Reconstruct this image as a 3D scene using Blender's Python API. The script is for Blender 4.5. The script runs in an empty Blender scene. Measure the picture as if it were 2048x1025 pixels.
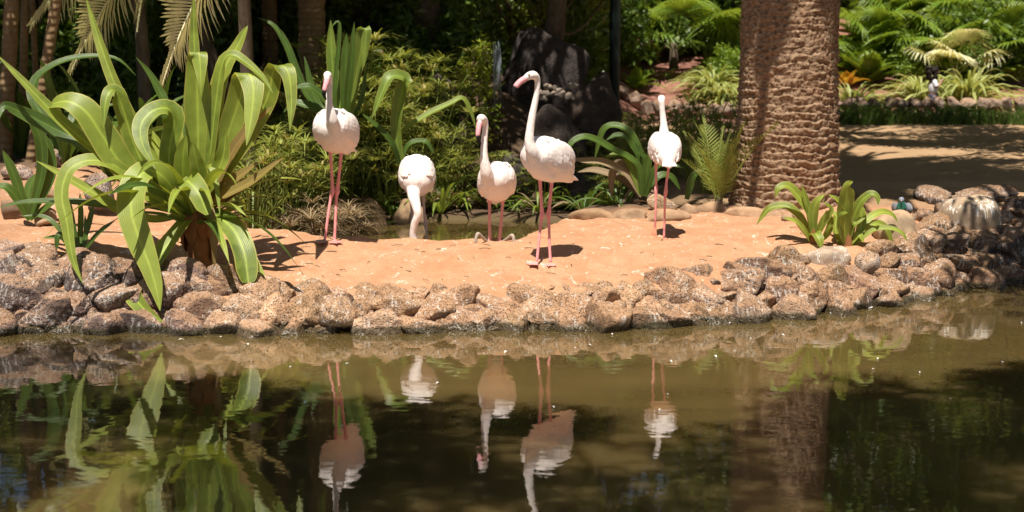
import bpy, bmesh, math, random
import numpy as np
from mathutils import Vector, Matrix
R = math.radians
rng = np.random.default_rng(7); random.seed(7)
scene = bpy.context.scene
COL = scene.collection

# ------------------------------------------------------------------ camera, sky, sun, exposure
FPX, CAMH, YH = 3000.0, 1.85, 70.0                # focal length in photo pixels, eye height over water, horizon row
PITCH = math.atan((512.5 - YH) / FPX)
cam = bpy.data.cameras.new('camera'); camo = bpy.data.objects.new('camera', cam); COL.objects.link(camo)
camo.location = (0, 0, CAMH); camo.rotation_euler = (math.pi/2 - PITCH, 0, 0)
cam.sensor_width = 36; cam.lens = 36 * FPX / 2048; cam.clip_end = 500
cam.dof.use_dof = True; cam.dof.focus_distance = 10.3; cam.dof.aperture_fstop = 2.4
scene.camera = camo
SUN_EL, SUN_AZ = R(66), R(14)                      # sun high behind the camera, a little to its left
sdir = Vector((-math.sin(SUN_AZ)*math.cos(SUN_EL), -math.cos(SUN_AZ)*math.cos(SUN_EL), math.sin(SUN_EL)))
w = bpy.data.worlds.new('World'); scene.world = w; w.use_nodes = True
nt = w.node_tree; sky = nt.nodes.new('ShaderNodeTexSky'); sky.sky_type = 'NISHITA'; sky.sun_disc = False
sky.sun_elevation = SUN_EL; sky.sun_rotation = math.atan2(sdir.x, sdir.y)
nt.links.new(sky.outputs[0], nt.nodes['Background'].inputs[0]); nt.nodes['Background'].inputs[1].default_value = 0.05
sl = bpy.data.lights.new('sun', 'SUN'); sl.energy = 5.0; sl.angle = R(0.53); sl.color = (1, 0.93, 0.82)
slo = bpy.data.objects.new('sun', sl); COL.objects.link(slo); slo.location = (-4, -8, 20)
slo.rotation_euler = sdir.to_track_quat('Z', 'Y').to_euler()
vs = scene.view_settings; vs.view_transform = 'Standard'; vs.look = 'None'; vs.exposure = 0.6; vs.gamma = 1

# ------------------------------------------------------------------ pixel -> place helpers
def ray(px, py):
    x, y = (px - 1024)/FPX, (512.5 - py)/FPX
    c, s = math.cos(PITCH), math.sin(PITCH)
    return np.array([x, c + y*s, -s + y*c])
def atz(px, py, z):
    r = ray(px, py); return np.array([0, 0, CAMH]) + r*((z - CAMH)/r[2])
def atY(px, py, Y):
    r = ray(px, py); return np.array([0, 0, CAMH]) + r*(Y/r[1])
def xat(px, Y): return (px - 1024)/FPX*Y

# ------------------------------------------------------------------ noise
def _h(i, j, k, s):
    n = (i*374761393 + j*668265263 + k*2147483647 + s*974711) & 0xffffffff
    n = ((n ^ (n >> 13))*1274126177) & 0xffffffff
    return ((n ^ (n >> 16)) & 0xffff)/65535.0
def vnoise(P, seed=0):
    P = np.asarray(P, float); I = np.floor(P).astype(np.int64); f = P - I; f = f*f*(3 - 2*f)
    r = 0
    for a in (0, 1):
        for b in (0, 1):
            for c in (0, 1):
                wgt = (f[:, 0] if a else 1 - f[:, 0])*(f[:, 1] if b else 1 - f[:, 1])*(f[:, 2] if c else 1 - f[:, 2])
                r = r + wgt*_h(I[:, 0]+a, I[:, 1]+b, I[:, 2]+c, seed)
    return r*2 - 1
def fbm(P, o=4, seed=0):
    P = np.asarray(P, float); a, t = 1.0, 0
    for k in range(o):
        t = t + a*vnoise(P, seed + k); P = P*2.03 + 11.7; a *= .5
    return t
def sstep(a, b, x):
    t = np.clip((x - a)/(b - a), 0, 1); return t*t*(3 - 2*t)

# ------------------------------------------------------------------ mesh builder
class MB:
    def __init__(s): s.v = []; s.f = []; s.uv = []; s.m = []; s.n = 0
    def add(s, V, F, UV=None, mat=0):
        V = np.asarray(V, float); n0 = s.n
        s.v.append(V); s.n += len(V)
        s.uv.append(np.zeros((len(V), 2)) if UV is None else np.asarray(UV, float))
        s.f += [tuple(i + n0 for i in f) for f in F]; s.m += [mat]*len(F)
    def mesh(s, name, mats, origin=(0, 0, 0), smooth=True):
        me = bpy.data.meshes.new(name)
        V = np.concatenate(s.v) - np.asarray(origin, float)
        me.from_pydata(V.tolist(), [], s.f)
        UV = np.concatenate(s.uv)
        ul = me.uv_layers.new(name='UVMap')
        li = np.empty(len(me.loops), np.int32); me.loops.foreach_get('vertex_index', li)
        ul.data.foreach_set('uv', UV[li].astype(np.float32).ravel())
        for m in (mats if isinstance(mats, (list, tuple)) else [mats]): me.materials.append(m)
        if any(s.m): me.polygons.foreach_set('material_index', np.array(s.m, np.int32))
        if smooth: me.polygons.foreach_set('use_smooth', np.ones(len(me.polygons), bool))
        me.update(); return me
def obj(name, me, parent=None, loc=None, rot=None, scale=None):
    o = bpy.data.objects.new(name, me); COL.objects.link(o)
    if parent is not None: o.parent = parent
    if loc is not None: o.location = tuple(loc)
    if rot is not None: o.rotation_euler = rot
    if scale is not None: o.scale = (scale,)*3 if np.isscalar(scale) else tuple(scale)
    return o
def tag(o, label, cat, group=None):
    o['label'] = label; o['category'] = cat
    if group: o['group'] = group
    return o
def thing(name, label, cat, loc=(0, 0, 0), group=None, rot=None, scale=None):
    return tag(obj(name, None, None, loc, rot, scale), label, cat, group)
def place(parts, name, label, cat, loc, group=None, rz=0, scale=1, tilt=(0, 0)):
    t = thing(name, label, cat, loc, group, (tilt[0], tilt[1], rz), scale)
    for pn, me in parts: obj(pn, me, t)
    return t

def catmull(P, n):
    P = np.asarray(P, float); m = len(P)
    if m == 2:
        t = np.linspace(0, 1, n)[:, None]; return P[0]*(1-t) + P[1]*t
    d = np.linalg.norm(np.diff(P[:, :3], axis=0), axis=1)**.5; k = np.concatenate([[0], np.cumsum(d)]); k /= k[-1]
    Q = np.vstack([2*P[0]-P[1], P, 2*P[-1]-P[-2]]); t = np.linspace(0, 1, n)
    i = np.clip(np.searchsorted(k, t, 'right') - 1, 0, m-2); u = ((t - k[i])/(k[i+1]-k[i]))[:, None]
    p0, p1, p2, p3 = Q[i], Q[i+1], Q[i+2], Q[i+3]
    return .5*(2*p1 + (p2-p0)*u + (2*p0-5*p1+4*p2-p3)*u*u + (3*p1-p0-3*p2+p3)*u**3)
def nrm(a): return a/np.maximum(np.linalg.norm(a, axis=-1, keepdims=True), 1e-9)
STRAP = ([0, .12, .45, .7, .88, .96, 1], [.55, .7, 1, .88, .5, .2, .02])
def ribbon(mb, P, W, hint, mode='n', fold=.14, cols=4, wav=0, mat=0, prof=STRAP, twist=0, ph=0.):
    P = np.asarray(P, float); n = len(P); T = nrm(np.gradient(P, axis=0)); t = np.linspace(0, 1, n)
    h = np.tile(np.asarray(hint, float), (n, 1))
    if mode == 'n': S = nrm(np.cross(T, h))
    else: S = nrm(h - T*np.sum(T*h, 1, keepdims=True))
    N = nrm(np.cross(S, T))
    if twist:
        a = (twist*t)[:, None]; S, N = S*np.cos(a)+N*np.sin(a), N*np.cos(a)-S*np.sin(a)
    wd = W*np.interp(t, *prof)
    V = []; UV = []
    for c in np.linspace(-1, 1, cols+1):
        lift = fold*wd*(abs(c)**1.3) + wav*W*np.sin(t*17 + ph + (2 if c > 0 else 0))*abs(c)**2
        V.append(P + S*(wd*.5*c)[:, None] + N*lift[:, None]); UV.append(np.stack([np.full(n, c*.5+.5), t], 1))
    V = np.stack(V, 1).reshape(-1, 3); UV = np.stack(UV, 1).reshape(-1, 2); k = cols+1
    mb.add(V, [(i*k+j, i*k+j+1, (i+1)*k+j+1, (i+1)*k+j) for i in range(n-1) for j in range(cols)], UV, mat)
def tube(mb, P, rad, seg=8, mat=0, flat=1.0):
    P = np.asarray(P, float); n = len(P); rad = np.broadcast_to(np.asarray(rad, float), (n,))
    T = nrm(np.gradient(P, axis=0)); a = np.array([0, 0, 1.]) if abs(T[0][2]) < .9 else np.array([1., 0, 0])
    S = nrm(np.cross(T[0], a)); V = []; UV = []
    for i in range(n):
        S = nrm(S - T[i]*S.dot(T[i])); B = np.cross(T[i], S)
        for j in range(seg):
            q = 2*math.pi*j/seg; V.append(P[i] + rad[i]*(S*math.cos(q) + B*math.sin(q)*flat)); UV.append((j/seg, i/(n-1)))
    F = [(i*seg+j, i*seg+(j+1) % seg, (i+1)*seg+(j+1) % seg, (i+1)*seg+j) for i in range(n-1) for j in range(seg)]
    V += [P[0] - T[0]*rad[0]*.4, P[-1] + T[-1]*rad[-1]*.6]; UV += [(0, 0), (0, 1)]; a, b = n*seg, n*seg+1
    F += [(a, (j+1) % seg, j) for j in range(seg)] + [(b, (n-1)*seg+j, (n-1)*seg+(j+1) % seg) for j in range(seg)]
    mb.add(V, F, UV, mat)
def ell(mb, c, M, r, u=16, v=10, mat=0):
    M = np.asarray(M, float); V = []
    for i in range(1, v):
        for j in range(u):
            a, b = math.pi*i/v, 2*math.pi*j/u
            V.append((math.sin(a)*math.cos(b)*r[0], math.sin(a)*math.sin(b)*r[1], math.cos(a)*r[2]))
    V += [(0, 0, r[2]), (0, 0, -r[2])]; n = len(V)
    F = [(i*u+j, (i+1)*u+j, (i+1)*u+(j+1) % u, i*u+(j+1) % u) for i in range(v-2) for j in range(u)]
    F += [(n-2, j, (j+1) % u) for j in range(u)] + [(n-1, (v-2)*u+(j+1) % u, (v-2)*u+j) for j in range(u)]
    mb.add(np.array(V) @ M + np.asarray(c), F, None, mat)       # rows of M are the local axes

# ------------------------------------------------------------------ materials
class NT:
    def __init__(s, name):
        s.m = bpy.data.materials.new(name); s.m.use_nodes = True; s.t = s.m.node_tree
        s.b = s.t.nodes['Principled BSDF']; s.out = s.t.nodes['Material Output']
    def n(s, typ, **kw):
        x = s.t.nodes.new('ShaderNode' + typ)
        for k, v in kw.items():
            if hasattr(x, k) and k not in x.inputs: setattr(x, k, v)
            else: x.inputs[k].default_value = v
        return x
    def l(s, a, b): s.t.links.new(a, b)
    def noise(s, vec, scale, detail=5, rough=.6, dist=0):
        x = s.n('TexNoise'); x.inputs['Scale'].default_value = scale; x.inputs['Detail'].default_value = detail
        x.inputs['Roughness'].default_value = rough; x.inputs['Distortion'].default_value = dist
        if vec is not None: s.l(vec, x.inputs['Vector'])
        return x.outputs['Fac']
    def ramp(s, fac, stops):
        x = s.n('ValToRGB'); e = x.color_ramp.elements
        while len(e) < len(stops): e.new(.5)
        for el, (p, c) in zip(e, stops): el.position = p; el.color = tuple(c)+(1,) if len(c) == 3 else c
        s.l(fac, x.inputs[0]); return x.outputs[0]
    def mix(s, fac, a, b, typ='MIX'):
        x = s.n('MixRGB'); x.blend_type = typ
        for i, q in enumerate((fac, a, b)):
            if isinstance(q, (int, float)): x.inputs[i].default_value = q
            elif isinstance(q, (tuple, list)): x.inputs[i].default_value = tuple(q)+(1,) if len(q) == 3 else q
            else: s.l(q, x.inputs[i])
        return x.outputs[0]
    def math(s, op, a, b=0.):
        x = s.n('Math'); x.operation = op
        for i, q in enumerate((a, b)):
            if isinstance(q, (int, float)): x.inputs[i].default_value = q
            else: s.l(q, x.inputs[i])
        return x.outputs[0]
    def bump(s, h, strength=.5, dist=.02, prev=None):
        x = s.n('Bump'); x.inputs['Strength'].default_value = strength; x.inputs['Distance'].default_value = dist
        s.l(h, x.inputs['Height'])
        if prev is not None: s.l(prev, x.inputs['Normal'])
        return x.outputs[0]
    def scale(s, vec, sc):
        x = s.n('Mapping'); x.inputs['Scale'].default_value = sc; s.l(vec, x.inputs['Vector']); return x.outputs[0]
WHITE3 = (1, 1, 1); BLACK3 = (0, 0, 0)

def leaf_mat(name, c1, c2, edge=None, tip=None, transl=.3, rough=.38, veins=True, spec=.5):
    k = NT(name); geo = k.n('NewGeometry'); tc = k.n('TexCoord'); uvs = k.n('SeparateXYZ'); k.l(tc.outputs['UV'], uvs.inputs[0])
    u, v = uvs.outputs[0], uvs.outputs[1]
    oi = k.n('ObjectInfo')
    rnd = k.math('FRACT', k.math('ADD', geo.outputs['Random Per Island'], oi.outputs['Random']))
    col = k.mix(rnd, c1, c2)
    blot = k.noise(tc.outputs['Object'], 9, 4)
    col = k.mix(k.ramp(blot, [(.35, BLACK3), (.75, (.55,)*3)]), col, tuple(x*1.5 for x in c2))
    if veins:
        d = k.math('ABSOLUTE', k.math('SUBTRACT', u, .5))
        stripe = k.math('SINE', k.math('MULTIPLY', u, 95.))
        col = k.mix(k.math('MULTIPLY', k.math('ADD', stripe, 1.), .07), col, (.02, .04, .005))
        rib = k.ramp(d, [(0, WHITE3), (.035, (.4,)*3), (.09, BLACK3)]); col = k.mix(k.math('MULTIPLY', rib, .55), col, tuple(min(1, x*2.2) for x in c2))
        if edge: col = k.mix(k.ramp(d, [(.44, BLACK3), (.48, WHITE3)]), col, edge)
        k.l(k.bump(stripe, .25, .002), k.b.inputs['Normal'])
    if tip:
        tv = k.math('ADD', v, k.math('MULTIPLY', blot, .12)); col = k.mix(k.ramp(tv, [(1.025, BLACK3), (1.04, WHITE3)]), col, tip)
        spots = k.ramp(k.noise(tc.outputs['Object'], 38, 3), [(.70, BLACK3), (.76, WHITE3)]); col = k.mix(k.math('MULTIPLY', spots, .6), col, tip)
    k.l(col, k.b.inputs['Base Color']); k.b.inputs['Roughness'].default_value = rough; k.b.inputs['Specular IOR Level'].default_value = spec
    tr = k.n('BsdfTranslucent'); k.l(k.mix(.5, col, (c2[0]*2.4, c2[1]*2.0, c2[2]*.6)), tr.inputs[0])
    mx = k.n('MixShader'); mx.inputs[0].default_value = transl
    k.l(k.b.outputs[0], mx.inputs[1]); k.l(tr.outputs[0], mx.inputs[2]); k.l(mx.outputs[0], k.out.inputs[0]); return k.m
M = {}
M['crinum'] = leaf_mat('crinum_leaf', (.10, .155, .018), (.27, .335, .05), (.40, .37, .08), (.30, .19, .07), .28, .42)
M['crinum_old'] = leaf_mat('old_crinum_leaf', (.24, .20, .05), (.22, .15, .05), (.3, .17, .06), (.25, .11, .04), .3, .5)
M['strap'] = leaf_mat('strap_leaf', (.045, .09, .018), (.08, .14, .022), (.16, .2, .04), (.25, .12, .05), .3, .36)
M['bright_strap'] = leaf_mat('bright_strap_leaf', (.13, .21, .03), (.2, .27, .045), (.34, .34, .08), (.28, .14, .05), .32, .36)
M['dry'] = leaf_mat('dry_leaf', (.30, .22, .12), (.22, .15, .085), None, None, .2, .7)
M['sedge'] = leaf_mat('sedge_leaf', (.17, .23, .04), (.28, .31, .07), None, None, .28, .5, False)
M['sedge_flower'] = leaf_mat('sedge_flower', (.42, .36, .14), (.33, .26, .10), None, None, .25, .8, False)
M['frond'] = leaf_mat('palm_frond', (.09, .13, .03), (.14, .17, .045), None, None, .25, .4, False)
M['pale_frond'] = leaf_mat('pale_frond', (.52, .54, .32), (.66, .64, .42), None, None, .3, .45, False)
M['fern'] = leaf_mat('fern_leaf', (.055, .12, .018), (.12, .19, .025), None, None, .3, .45, False)
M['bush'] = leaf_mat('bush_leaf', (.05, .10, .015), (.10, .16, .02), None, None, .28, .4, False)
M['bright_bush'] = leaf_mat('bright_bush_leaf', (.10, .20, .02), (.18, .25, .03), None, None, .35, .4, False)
M['tree'] = leaf_mat('tree_leaf', (.06, .10, .018), (.17, .21, .04), None, None, .45, .4, False)
M['spider'] = leaf_mat('spider_plant_leaf', (.20, .28, .07), (.38, .40, .16), None, None, .3, .4, False)
M['grass'] = leaf_mat('grass_blade', (.03, .07, .01), (.08, .13, .02), None, None, .3, .5, False)
M['ivy'] = leaf_mat('ivy_leaf', (.14, .24, .025), (.28, .32, .03), None, None, .35, .4, False)
M['croton'] = leaf_mat('croton_leaf', (.42, .34, .03), (.40, .22, .03), None, None, .3, .4, False)

def bark_mat(name, c1, c2, ring=0, bump=.6, sc=14):
    k = NT(name); tc = k.n('TexCoord'); o = tc.outputs['Object']
    a = k.noise(k.scale(o, (1, 1, .35)), sc, 7, .65); b = k.noise(o, 3, 3)
    col = k.mix(k.ramp(a, [(.35, BLACK3), (.65, WHITE3)]), c1, c2); col = k.mix(k.math('MULTIPLY', b, .5), col, tuple(x*.5 for x in c1))
    k.l(col, k.b.inputs['Base Color']); k.b.inputs['Roughness'].default_value = .9; k.b.inputs['Specular IOR Level'].default_value = .15
    nb = k.bump(a, bump, .02)
    if ring:
        wv = k.n('TexWave'); wv.bands_direction = 'Z'; wv.inputs['Scale'].default_value = ring; wv.inputs['Distortion'].default_value = 2; k.l(o, wv.inputs['Vector'])
        nb = k.bump(wv.outputs['Fac'], .5, .02, nb)
    k.l(nb, k.b.inputs['Normal']); return k.m
M['bark'] = bark_mat('tree_bark', (.10, .075, .05), (.20, .155, .11))
M['stem_bark'] = bark_mat('ringed_stem', (.19, .12, .06), (.30, .20, .11), 5)
M['crinum_stem'] = bark_mat('crinum_stem', (.20, .075, .03), (.36, .17, .07), 0, .5, 9)
def palm_bark():
    k = NT('palm_bark'); tc = k.n('TexCoord'); o = tc.outputs['Object']
    a = k.noise(k.scale(o, (1.0, 1.0, 1.7)), 26, 8, .72); b = k.noise(k.scale(o, (1, 1, .3)), 6, 5); c = k.noise(k.scale(o, (1, 1, 2.5)), 70, 5, .7)
    col = k.mix(k.ramp(a, [(.34, BLACK3), (.62, WHITE3)]), (.10, .05, .028), (.48, .33, .215))
    col = k.mix(k.ramp(b, [(.5, BLACK3), (.75, (.6,)*3)]), col, (.30, .16, .09))
    k.l(col, k.b.inputs['Base Color']); k.b.inputs['Roughness'].default_value = .92; k.b.inputs['Specular IOR Level'].default_value = .1
    k.l(k.bump(c, .6, .012, k.bump(a, .9, .025)), k.b.inputs['Normal']); return k.m
M['palm_bark'] = palm_bark()

def rock_mat(name, pits=True, dust=.5, streak=0., wet=True, base=None, pale=1.25):
    k = NT(name); geo = k.n('NewGeometry'); tc = k.n('TexCoord'); oi = k.n('ObjectInfo'); o = tc.outputs['Object']; pos = geo.outputs['Position']
    cvec = k.n('VectorMath'); k.l(pos, cvec.inputs[0]); k.l(oi.outputs['Location'], cvec.inputs[1])
    n1 = k.noise(pos, 8, 5, .58); n2 = k.noise(pos, 60, 5, .7); n3 = k.noise(pos, 3.5, 3)
    colr = oi.outputs['Color']
    dark = k.mix(1., colr, (.52, .5, .5), 'MULTIPLY'); lite = k.mix(1., colr, (pale, pale, pale), 'MULTIPLY')
    col = k.mix(k.ramp(n1, [(.33, BLACK3), (.66, WHITE3)]), dark, lite)
    col = k.mix(k.ramp(n2, [(.58, BLACK3), (.75, (.3,)*3)]), col, lite); col = k.mix(k.ramp(n3, [(.4, BLACK3), (.68, (.55,)*3)]), col, dark)
    hb = None
    if pits:
        vo = k.n('TexVoronoi'); vo.inputs['Scale'].default_value = 75; k.l(pos, vo.inputs['Vector'])
        vo2 = k.n('TexVoronoi'); vo2.inputs['Scale'].default_value = 34; k.l(pos, vo2.inputs['Vector'])
        pit = k.math('MULTIPLY', k.ramp(vo.outputs['Distance'], [(.15, BLACK3), (.40, WHITE3)]), k.ramp(vo2.outputs['Distance'], [(.08, BLACK3), (.3, WHITE3)]))
        hb = pit
        nb = k.bump(pit, .85, .014, k.bump(n1, .9, .04)); nb = k.bump(n2, .3, .005, nb)
    else:
        nb = k.bump(n2, .25, .004, k.bump(n1, .25, .012))
    sn = k.n('SeparateXYZ'); k.l(geo.outputs['Normal'], sn.inputs[0])
    if dust:
        dm = k.math('MULTIPLY', k.ramp(k.math('ADD', sn.outputs[2], k.math('MULTIPLY', n3, .5)), [(.68, BLACK3), (1.05, WHITE3)]), dust)
        col = k.mix(dm, col, (.45, .265, .15))
    if streak:
        st = k.noise(k.scale(o, (9, 9, .7)), 1.6, 3, .6); g = k.noise(o, 1.4, 2)
        sm = k.math('MULTIPLY', k.ramp(st, [(.50, BLACK3), (.60, WHITE3)]), k.ramp(g, [(.46, BLACK3), (.56, WHITE3)])); col = k.mix(k.math('MULTIPLY', sm, streak), col, (.78, .74, .68))
        sp = k.ramp(k.noise(pos, 24, 3), [(.68, BLACK3), (.74, WHITE3)]); col = k.mix(k.math('MULTIPLY', sp, .55*streak), col, (.75, .7, .62))
    rough = .9
    if wet:
        sp = k.n('SeparateXYZ'); k.l(pos, sp.inputs[0])
        wm = k.ramp(k.math('ADD', sp.outputs[2], k.math('MULTIPLY', n1, -.07)), [(0, WHITE3), (.022, BLACK3)])
        col = k.mix(k.math('MULTIPLY', wm, .85), col, (.035, .032, .016))
        rr = k.n('MapRange'); k.l(wm, rr.inputs[0]); rr.inputs[3].default_value = .92; rr.inputs[4].default_value = .25; k.l(rr.outputs[0], k.b.inputs['Roughness'])
    else: k.b.inputs['Roughness'].default_value = rough
    k.b.inputs['Specular IOR Level'].default_value = .25
    k.l(col, k.b.inputs['Base Color']); k.l(nb, k.b.inputs['Normal']); return k.m
M['lava'] = rock_mat('lava_rock', True, .5, .4)
M['smooth'] = rock_mat('smooth_boulder', False, .25, 0, False, pale=1.1)
M['smooth_streak'] = rock_mat('streaked_boulder', False, .1, 1., False, pale=1.1)
M['dark_rock'] = rock_mat('dark_lava_rock', True, 0, 0, False)

def ground_mat():
    k = NT('ground_soil'); tc = k.n('TexCoord'); pos = k.n('NewGeometry').outputs['Position']
    at = k.n('VertexColor'); at.layer_name = 'zone'; z = k.n('SeparateColor'); k.l(at.outputs[0], z.inputs[0])
    n1 = k.noise(pos, 5, 7, .65); n2 = k.noise(pos, 45, 5, .7); n3 = k.noise(pos, 1.3, 3); n4 = k.noise(k.scale(pos, (1, .45, 1)), 9, 4, .6, 1.5)
    dirt = k.mix(k.ramp(n1, [(.3, BLACK3), (.7, WHITE3)]), (.42, .207, .107), (.525, .305, .183))
    dirt = k.mix(k.ramp(n2, [(.42, WHITE3), (.6, BLACK3)]), dirt, (.36, .17, .085)) if False else k.mix(k.math('MULTIPLY', k.ramp(n2, [(.3, WHITE3), (.48, BLACK3)]), .6), dirt, (.34, .16, .08))
    drop = k.math('MULTIPLY', k.ramp(n4, [(.60, BLACK3), (.69, WHITE3)]), k.ramp(n2, [(.42, BLACK3), (.55, WHITE3)]))
    dirt = k.mix(k.math('MULTIPLY', drop, .75), dirt, (.80, .70, .60))
    sp = k.ramp(k.noise(pos, 33, 2, .5), [(.70, BLACK3), (.73, WHITE3)]); dirt = k.mix(k.math('MULTIPLY', sp, .6), dirt, (.78, .70, .60))
    path = k.mix(n1, (.32, .20, .11), (.46, .31, .18)); hill = k.mix(n1, (.22, .095, .07), (.34, .17, .13)); wood = k.mix(n1, (.07, .045, .03), (.15, .10, .06))
    mud = (.11, .08, .04)
    col = k.mix(z.outputs[0], wood, dirt); col = k.mix(z.outputs[1], col, path); col = k.mix(z.outputs[2], col, hill)
    s = k.n('SeparateXYZ'); k.l(pos, s.inputs[0]); col = k.mix(k.ramp(k.math('ADD', s.outputs[2], k.math('MULTIPLY', n1, -.04)), [(0, WHITE3), (.03, BLACK3)]), col, mud)
    k.l(col, k.b.inputs['Base Color']); k.b.inputs['Roughness'].default_value = .93; k.b.inputs['Specular IOR Level'].default_value = .15
    k.l(k.bump(n2, .8, .010, k.bump(n1, .7, .035)), k.b.inputs['Normal']); return k.m
def water_mat():
    k = NT('pond_water'); pos = k.n('NewGeometry').outputs['Position']
    a = k.noise(k.scale(pos, (1.0, 1.6, 1)), 3.2, 3, .5); b = k.noise(k.scale(pos, (.8, 1.3, 1)), 11, 2, .5); c = k.noise(k.scale(pos, (.35, 1, 1)), .8, 3)
    col = k.mix(k.ramp(c, [(.35, BLACK3), (.7, WHITE3)]), (.066, .045, .015), (.130, .090, .032))
    k.l(col, k.b.inputs['Base Color']); k.b.inputs['Roughness'].default_value = .015; k.b.inputs['IOR'].default_value = 1.85
    k.b.inputs['Specular IOR Level'].default_value = .62
    k.b.subsurface_method = 'BURLEY'; k.b.inputs['Subsurface Weight'].default_value = 1.0; k.b.inputs['Subsurface Radius'].default_value = (1, .85, .5); k.b.inputs['Subsurface Scale'].default_value = .28
    k.l(k.bump(b, .045, .006, k.bump(a, .05, .022)), k.b.inputs['Normal']); return k.m
def flat_mat(name, c, rough=.6, spec=.4):
    k = NT(name); tc = k.n('TexCoord'); n = k.noise(tc.outputs['Object'], 30, 4)
    k.l(k.mix(k.math('MULTIPLY', n, .5), c, tuple(x*.6 for x in c)), k.b.inputs['Base Color'])
    k.b.inputs['Roughness'].default_value = rough; k.b.inputs['Specular IOR Level'].default_value = spec; return k.m
def bird_mat(name='plumage'):
    k = NT(name); at = k.n('VertexColor'); at.layer_name = 'col'; tc = k.n('TexCoord'); o = tc.outputs['Object']
    n = k.noise(k.scale(o, (1, 1, .5)), 60, 4, .6); n2 = k.noise(o, 7, 3)
    col = k.mix(k.math('MULTIPLY', k.ramp(n2, [(.4, BLACK3), (.75, WHITE3)]), .25), at.outputs[0], k.mix(1., at.outputs[0], (1, .82, .76), 'MULTIPLY'))
    k.l(col, k.b.inputs['Base Color']); k.b.inputs['Roughness'].default_value = .75; k.b.inputs['Specular IOR Level'].default_value = .2
    k.b.inputs['Subsurface Weight'].default_value = .0
    vo = k.n('TexVoronoi'); vo.inputs['Scale'].default_value = 34; k.l(k.scale(o, (1, 1, .55)), vo.inputs['Vector'])
    k.l(k.bump(vo.outputs['Distance'], .45, .008, k.bump(n, .3, .004)), k.b.inputs['Normal']); return k.m
M['bird'] = bird_mat()

# ------------------------------------------------------------------ terrain
EDGE = [(-900, 680), (-200, 668), (0, 665), (300, 661), (600, 661), (1000, 657), (1300, 651), (1500, 641), (1700, 622), (1850, 595), (1960, 571), (2048, 561), (2300, 540), (2900, 520)]
EP = np.array([atz(px, py, 0) for px, py in EDGE])
def yfront(x): return np.interp(x, EP[:, 0], EP[:, 1])
def wallw(x): return np.interp(x, [-3.4, -2.6, -2.1, -1.5, .6, 1.3, 1.9, 2.4, 3.2], [.62, .5, .38, .27, .27, .38, .55, .75, .95])
def topz(x): return np.interp(x, [-3.5, -2.6, -1.6, -.8, .4, 1.2, 1.9, 2.6, 3.6], [.40, .31, .24, .22, .22, .25, .26, .30, .34])
def crest(x): return np.interp(x, [-3.6, -2, -1.3, -.5, .2, .7, 1.4, 4], [.46, .41, .39, .345, .335, .35, .37, .41])
def pond_s(x, y):
    yf = np.interp(x, [-2.6, -1.9, -1.2, -.4, .1, .5, .9], [11.6, 11.2, 11.05, 11.1, 11.3, 12.6, 14])
    yb = np.interp(x, [-3, -1.5, 0, 1.2], [14.9, 15.1, 15.0, 14.6])
    xl = np.interp(y, [11, 13, 15], [-2.0, -2.3, -2.9])
    return np.minimum(np.minimum(y - yf, yb - y), x - xl)
def hillz(x, y):
    y0 = np.interp(x, [-8, -2, 1, 2.2, 4], [18, 18, 21, 24.6, 24.5]); sl = np.interp(x, [-8, -1, 2, 5], [.10, .12, .24, .30])
    return np.minimum(np.maximum(y - y0, 0)*sl, 5.5)
def gz(x, y, detail=True):
    x = np.asarray(x, float); y = np.asarray(y, float)
    d = y - yfront(x); W = wallw(x); tz = topz(x); cz = crest(x)
    t = np.clip(d/W, 0, 1)
    z = -.05 + (tz + .05)*(1 - (1-t)**1.5)
    z = np.where(d > W, tz + (cz - tz)*sstep(0, 1, (d - W)/np.maximum(1.35 - W, .25)), z)
    z = np.where(d < 0, -.05 + np.maximum(d, -.7)*.75, z)
    z = np.where(d > 1.35, z + .006*(d - 1.35), z)
    f = sstep(-.12, .3, pond_s(x, y)); z = z*(1-f) - .3*f
    f2 = sstep(17.8, 15.2, y)*sstep(13.0, 14.6, y)*sstep(1.8, .8, x)*sstep(-4.5, -3, x); z = np.where(z > 0, z*(1 - .82*f2), z)
    z = z + hillz(x, y) + 1.0*np.exp(-((x + .35)/1.1)**2 - ((y - 18.1)/1.15)**2) + .3*sstep(-2.7, -3.7, x)*sstep(11.0, 12.2, y)*sstep(9, 6, -x)
    z = np.where(y < 2.6, np.maximum(z, -.5 + .9*sstep(2.4, 1.4, y)), z) if False else z
    z = np.maximum(z, -.58 + 1.0*sstep(2.3, 1.2, y))
    z = np.maximum(z, -.58 + 1.05*sstep(10, 13, np.abs(x)))
    if detail:
        P = np.stack([x, y, np.zeros_like(x)], -1).reshape(-1, 3)
        n = (.022*fbm(P*1.6, 3, 3) + .015*fbm(P*7, 3, 5) + .004*fbm(P*23, 2, 15)).reshape(x.shape)
        z = z + n*sstep(-.3, .3, d)
    return z
def axis(*segs):
    out = []
    for a, b, s in segs: out += list(np.arange(a, b, s))
    return np.array(out + [segs[-1][1]])
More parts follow.
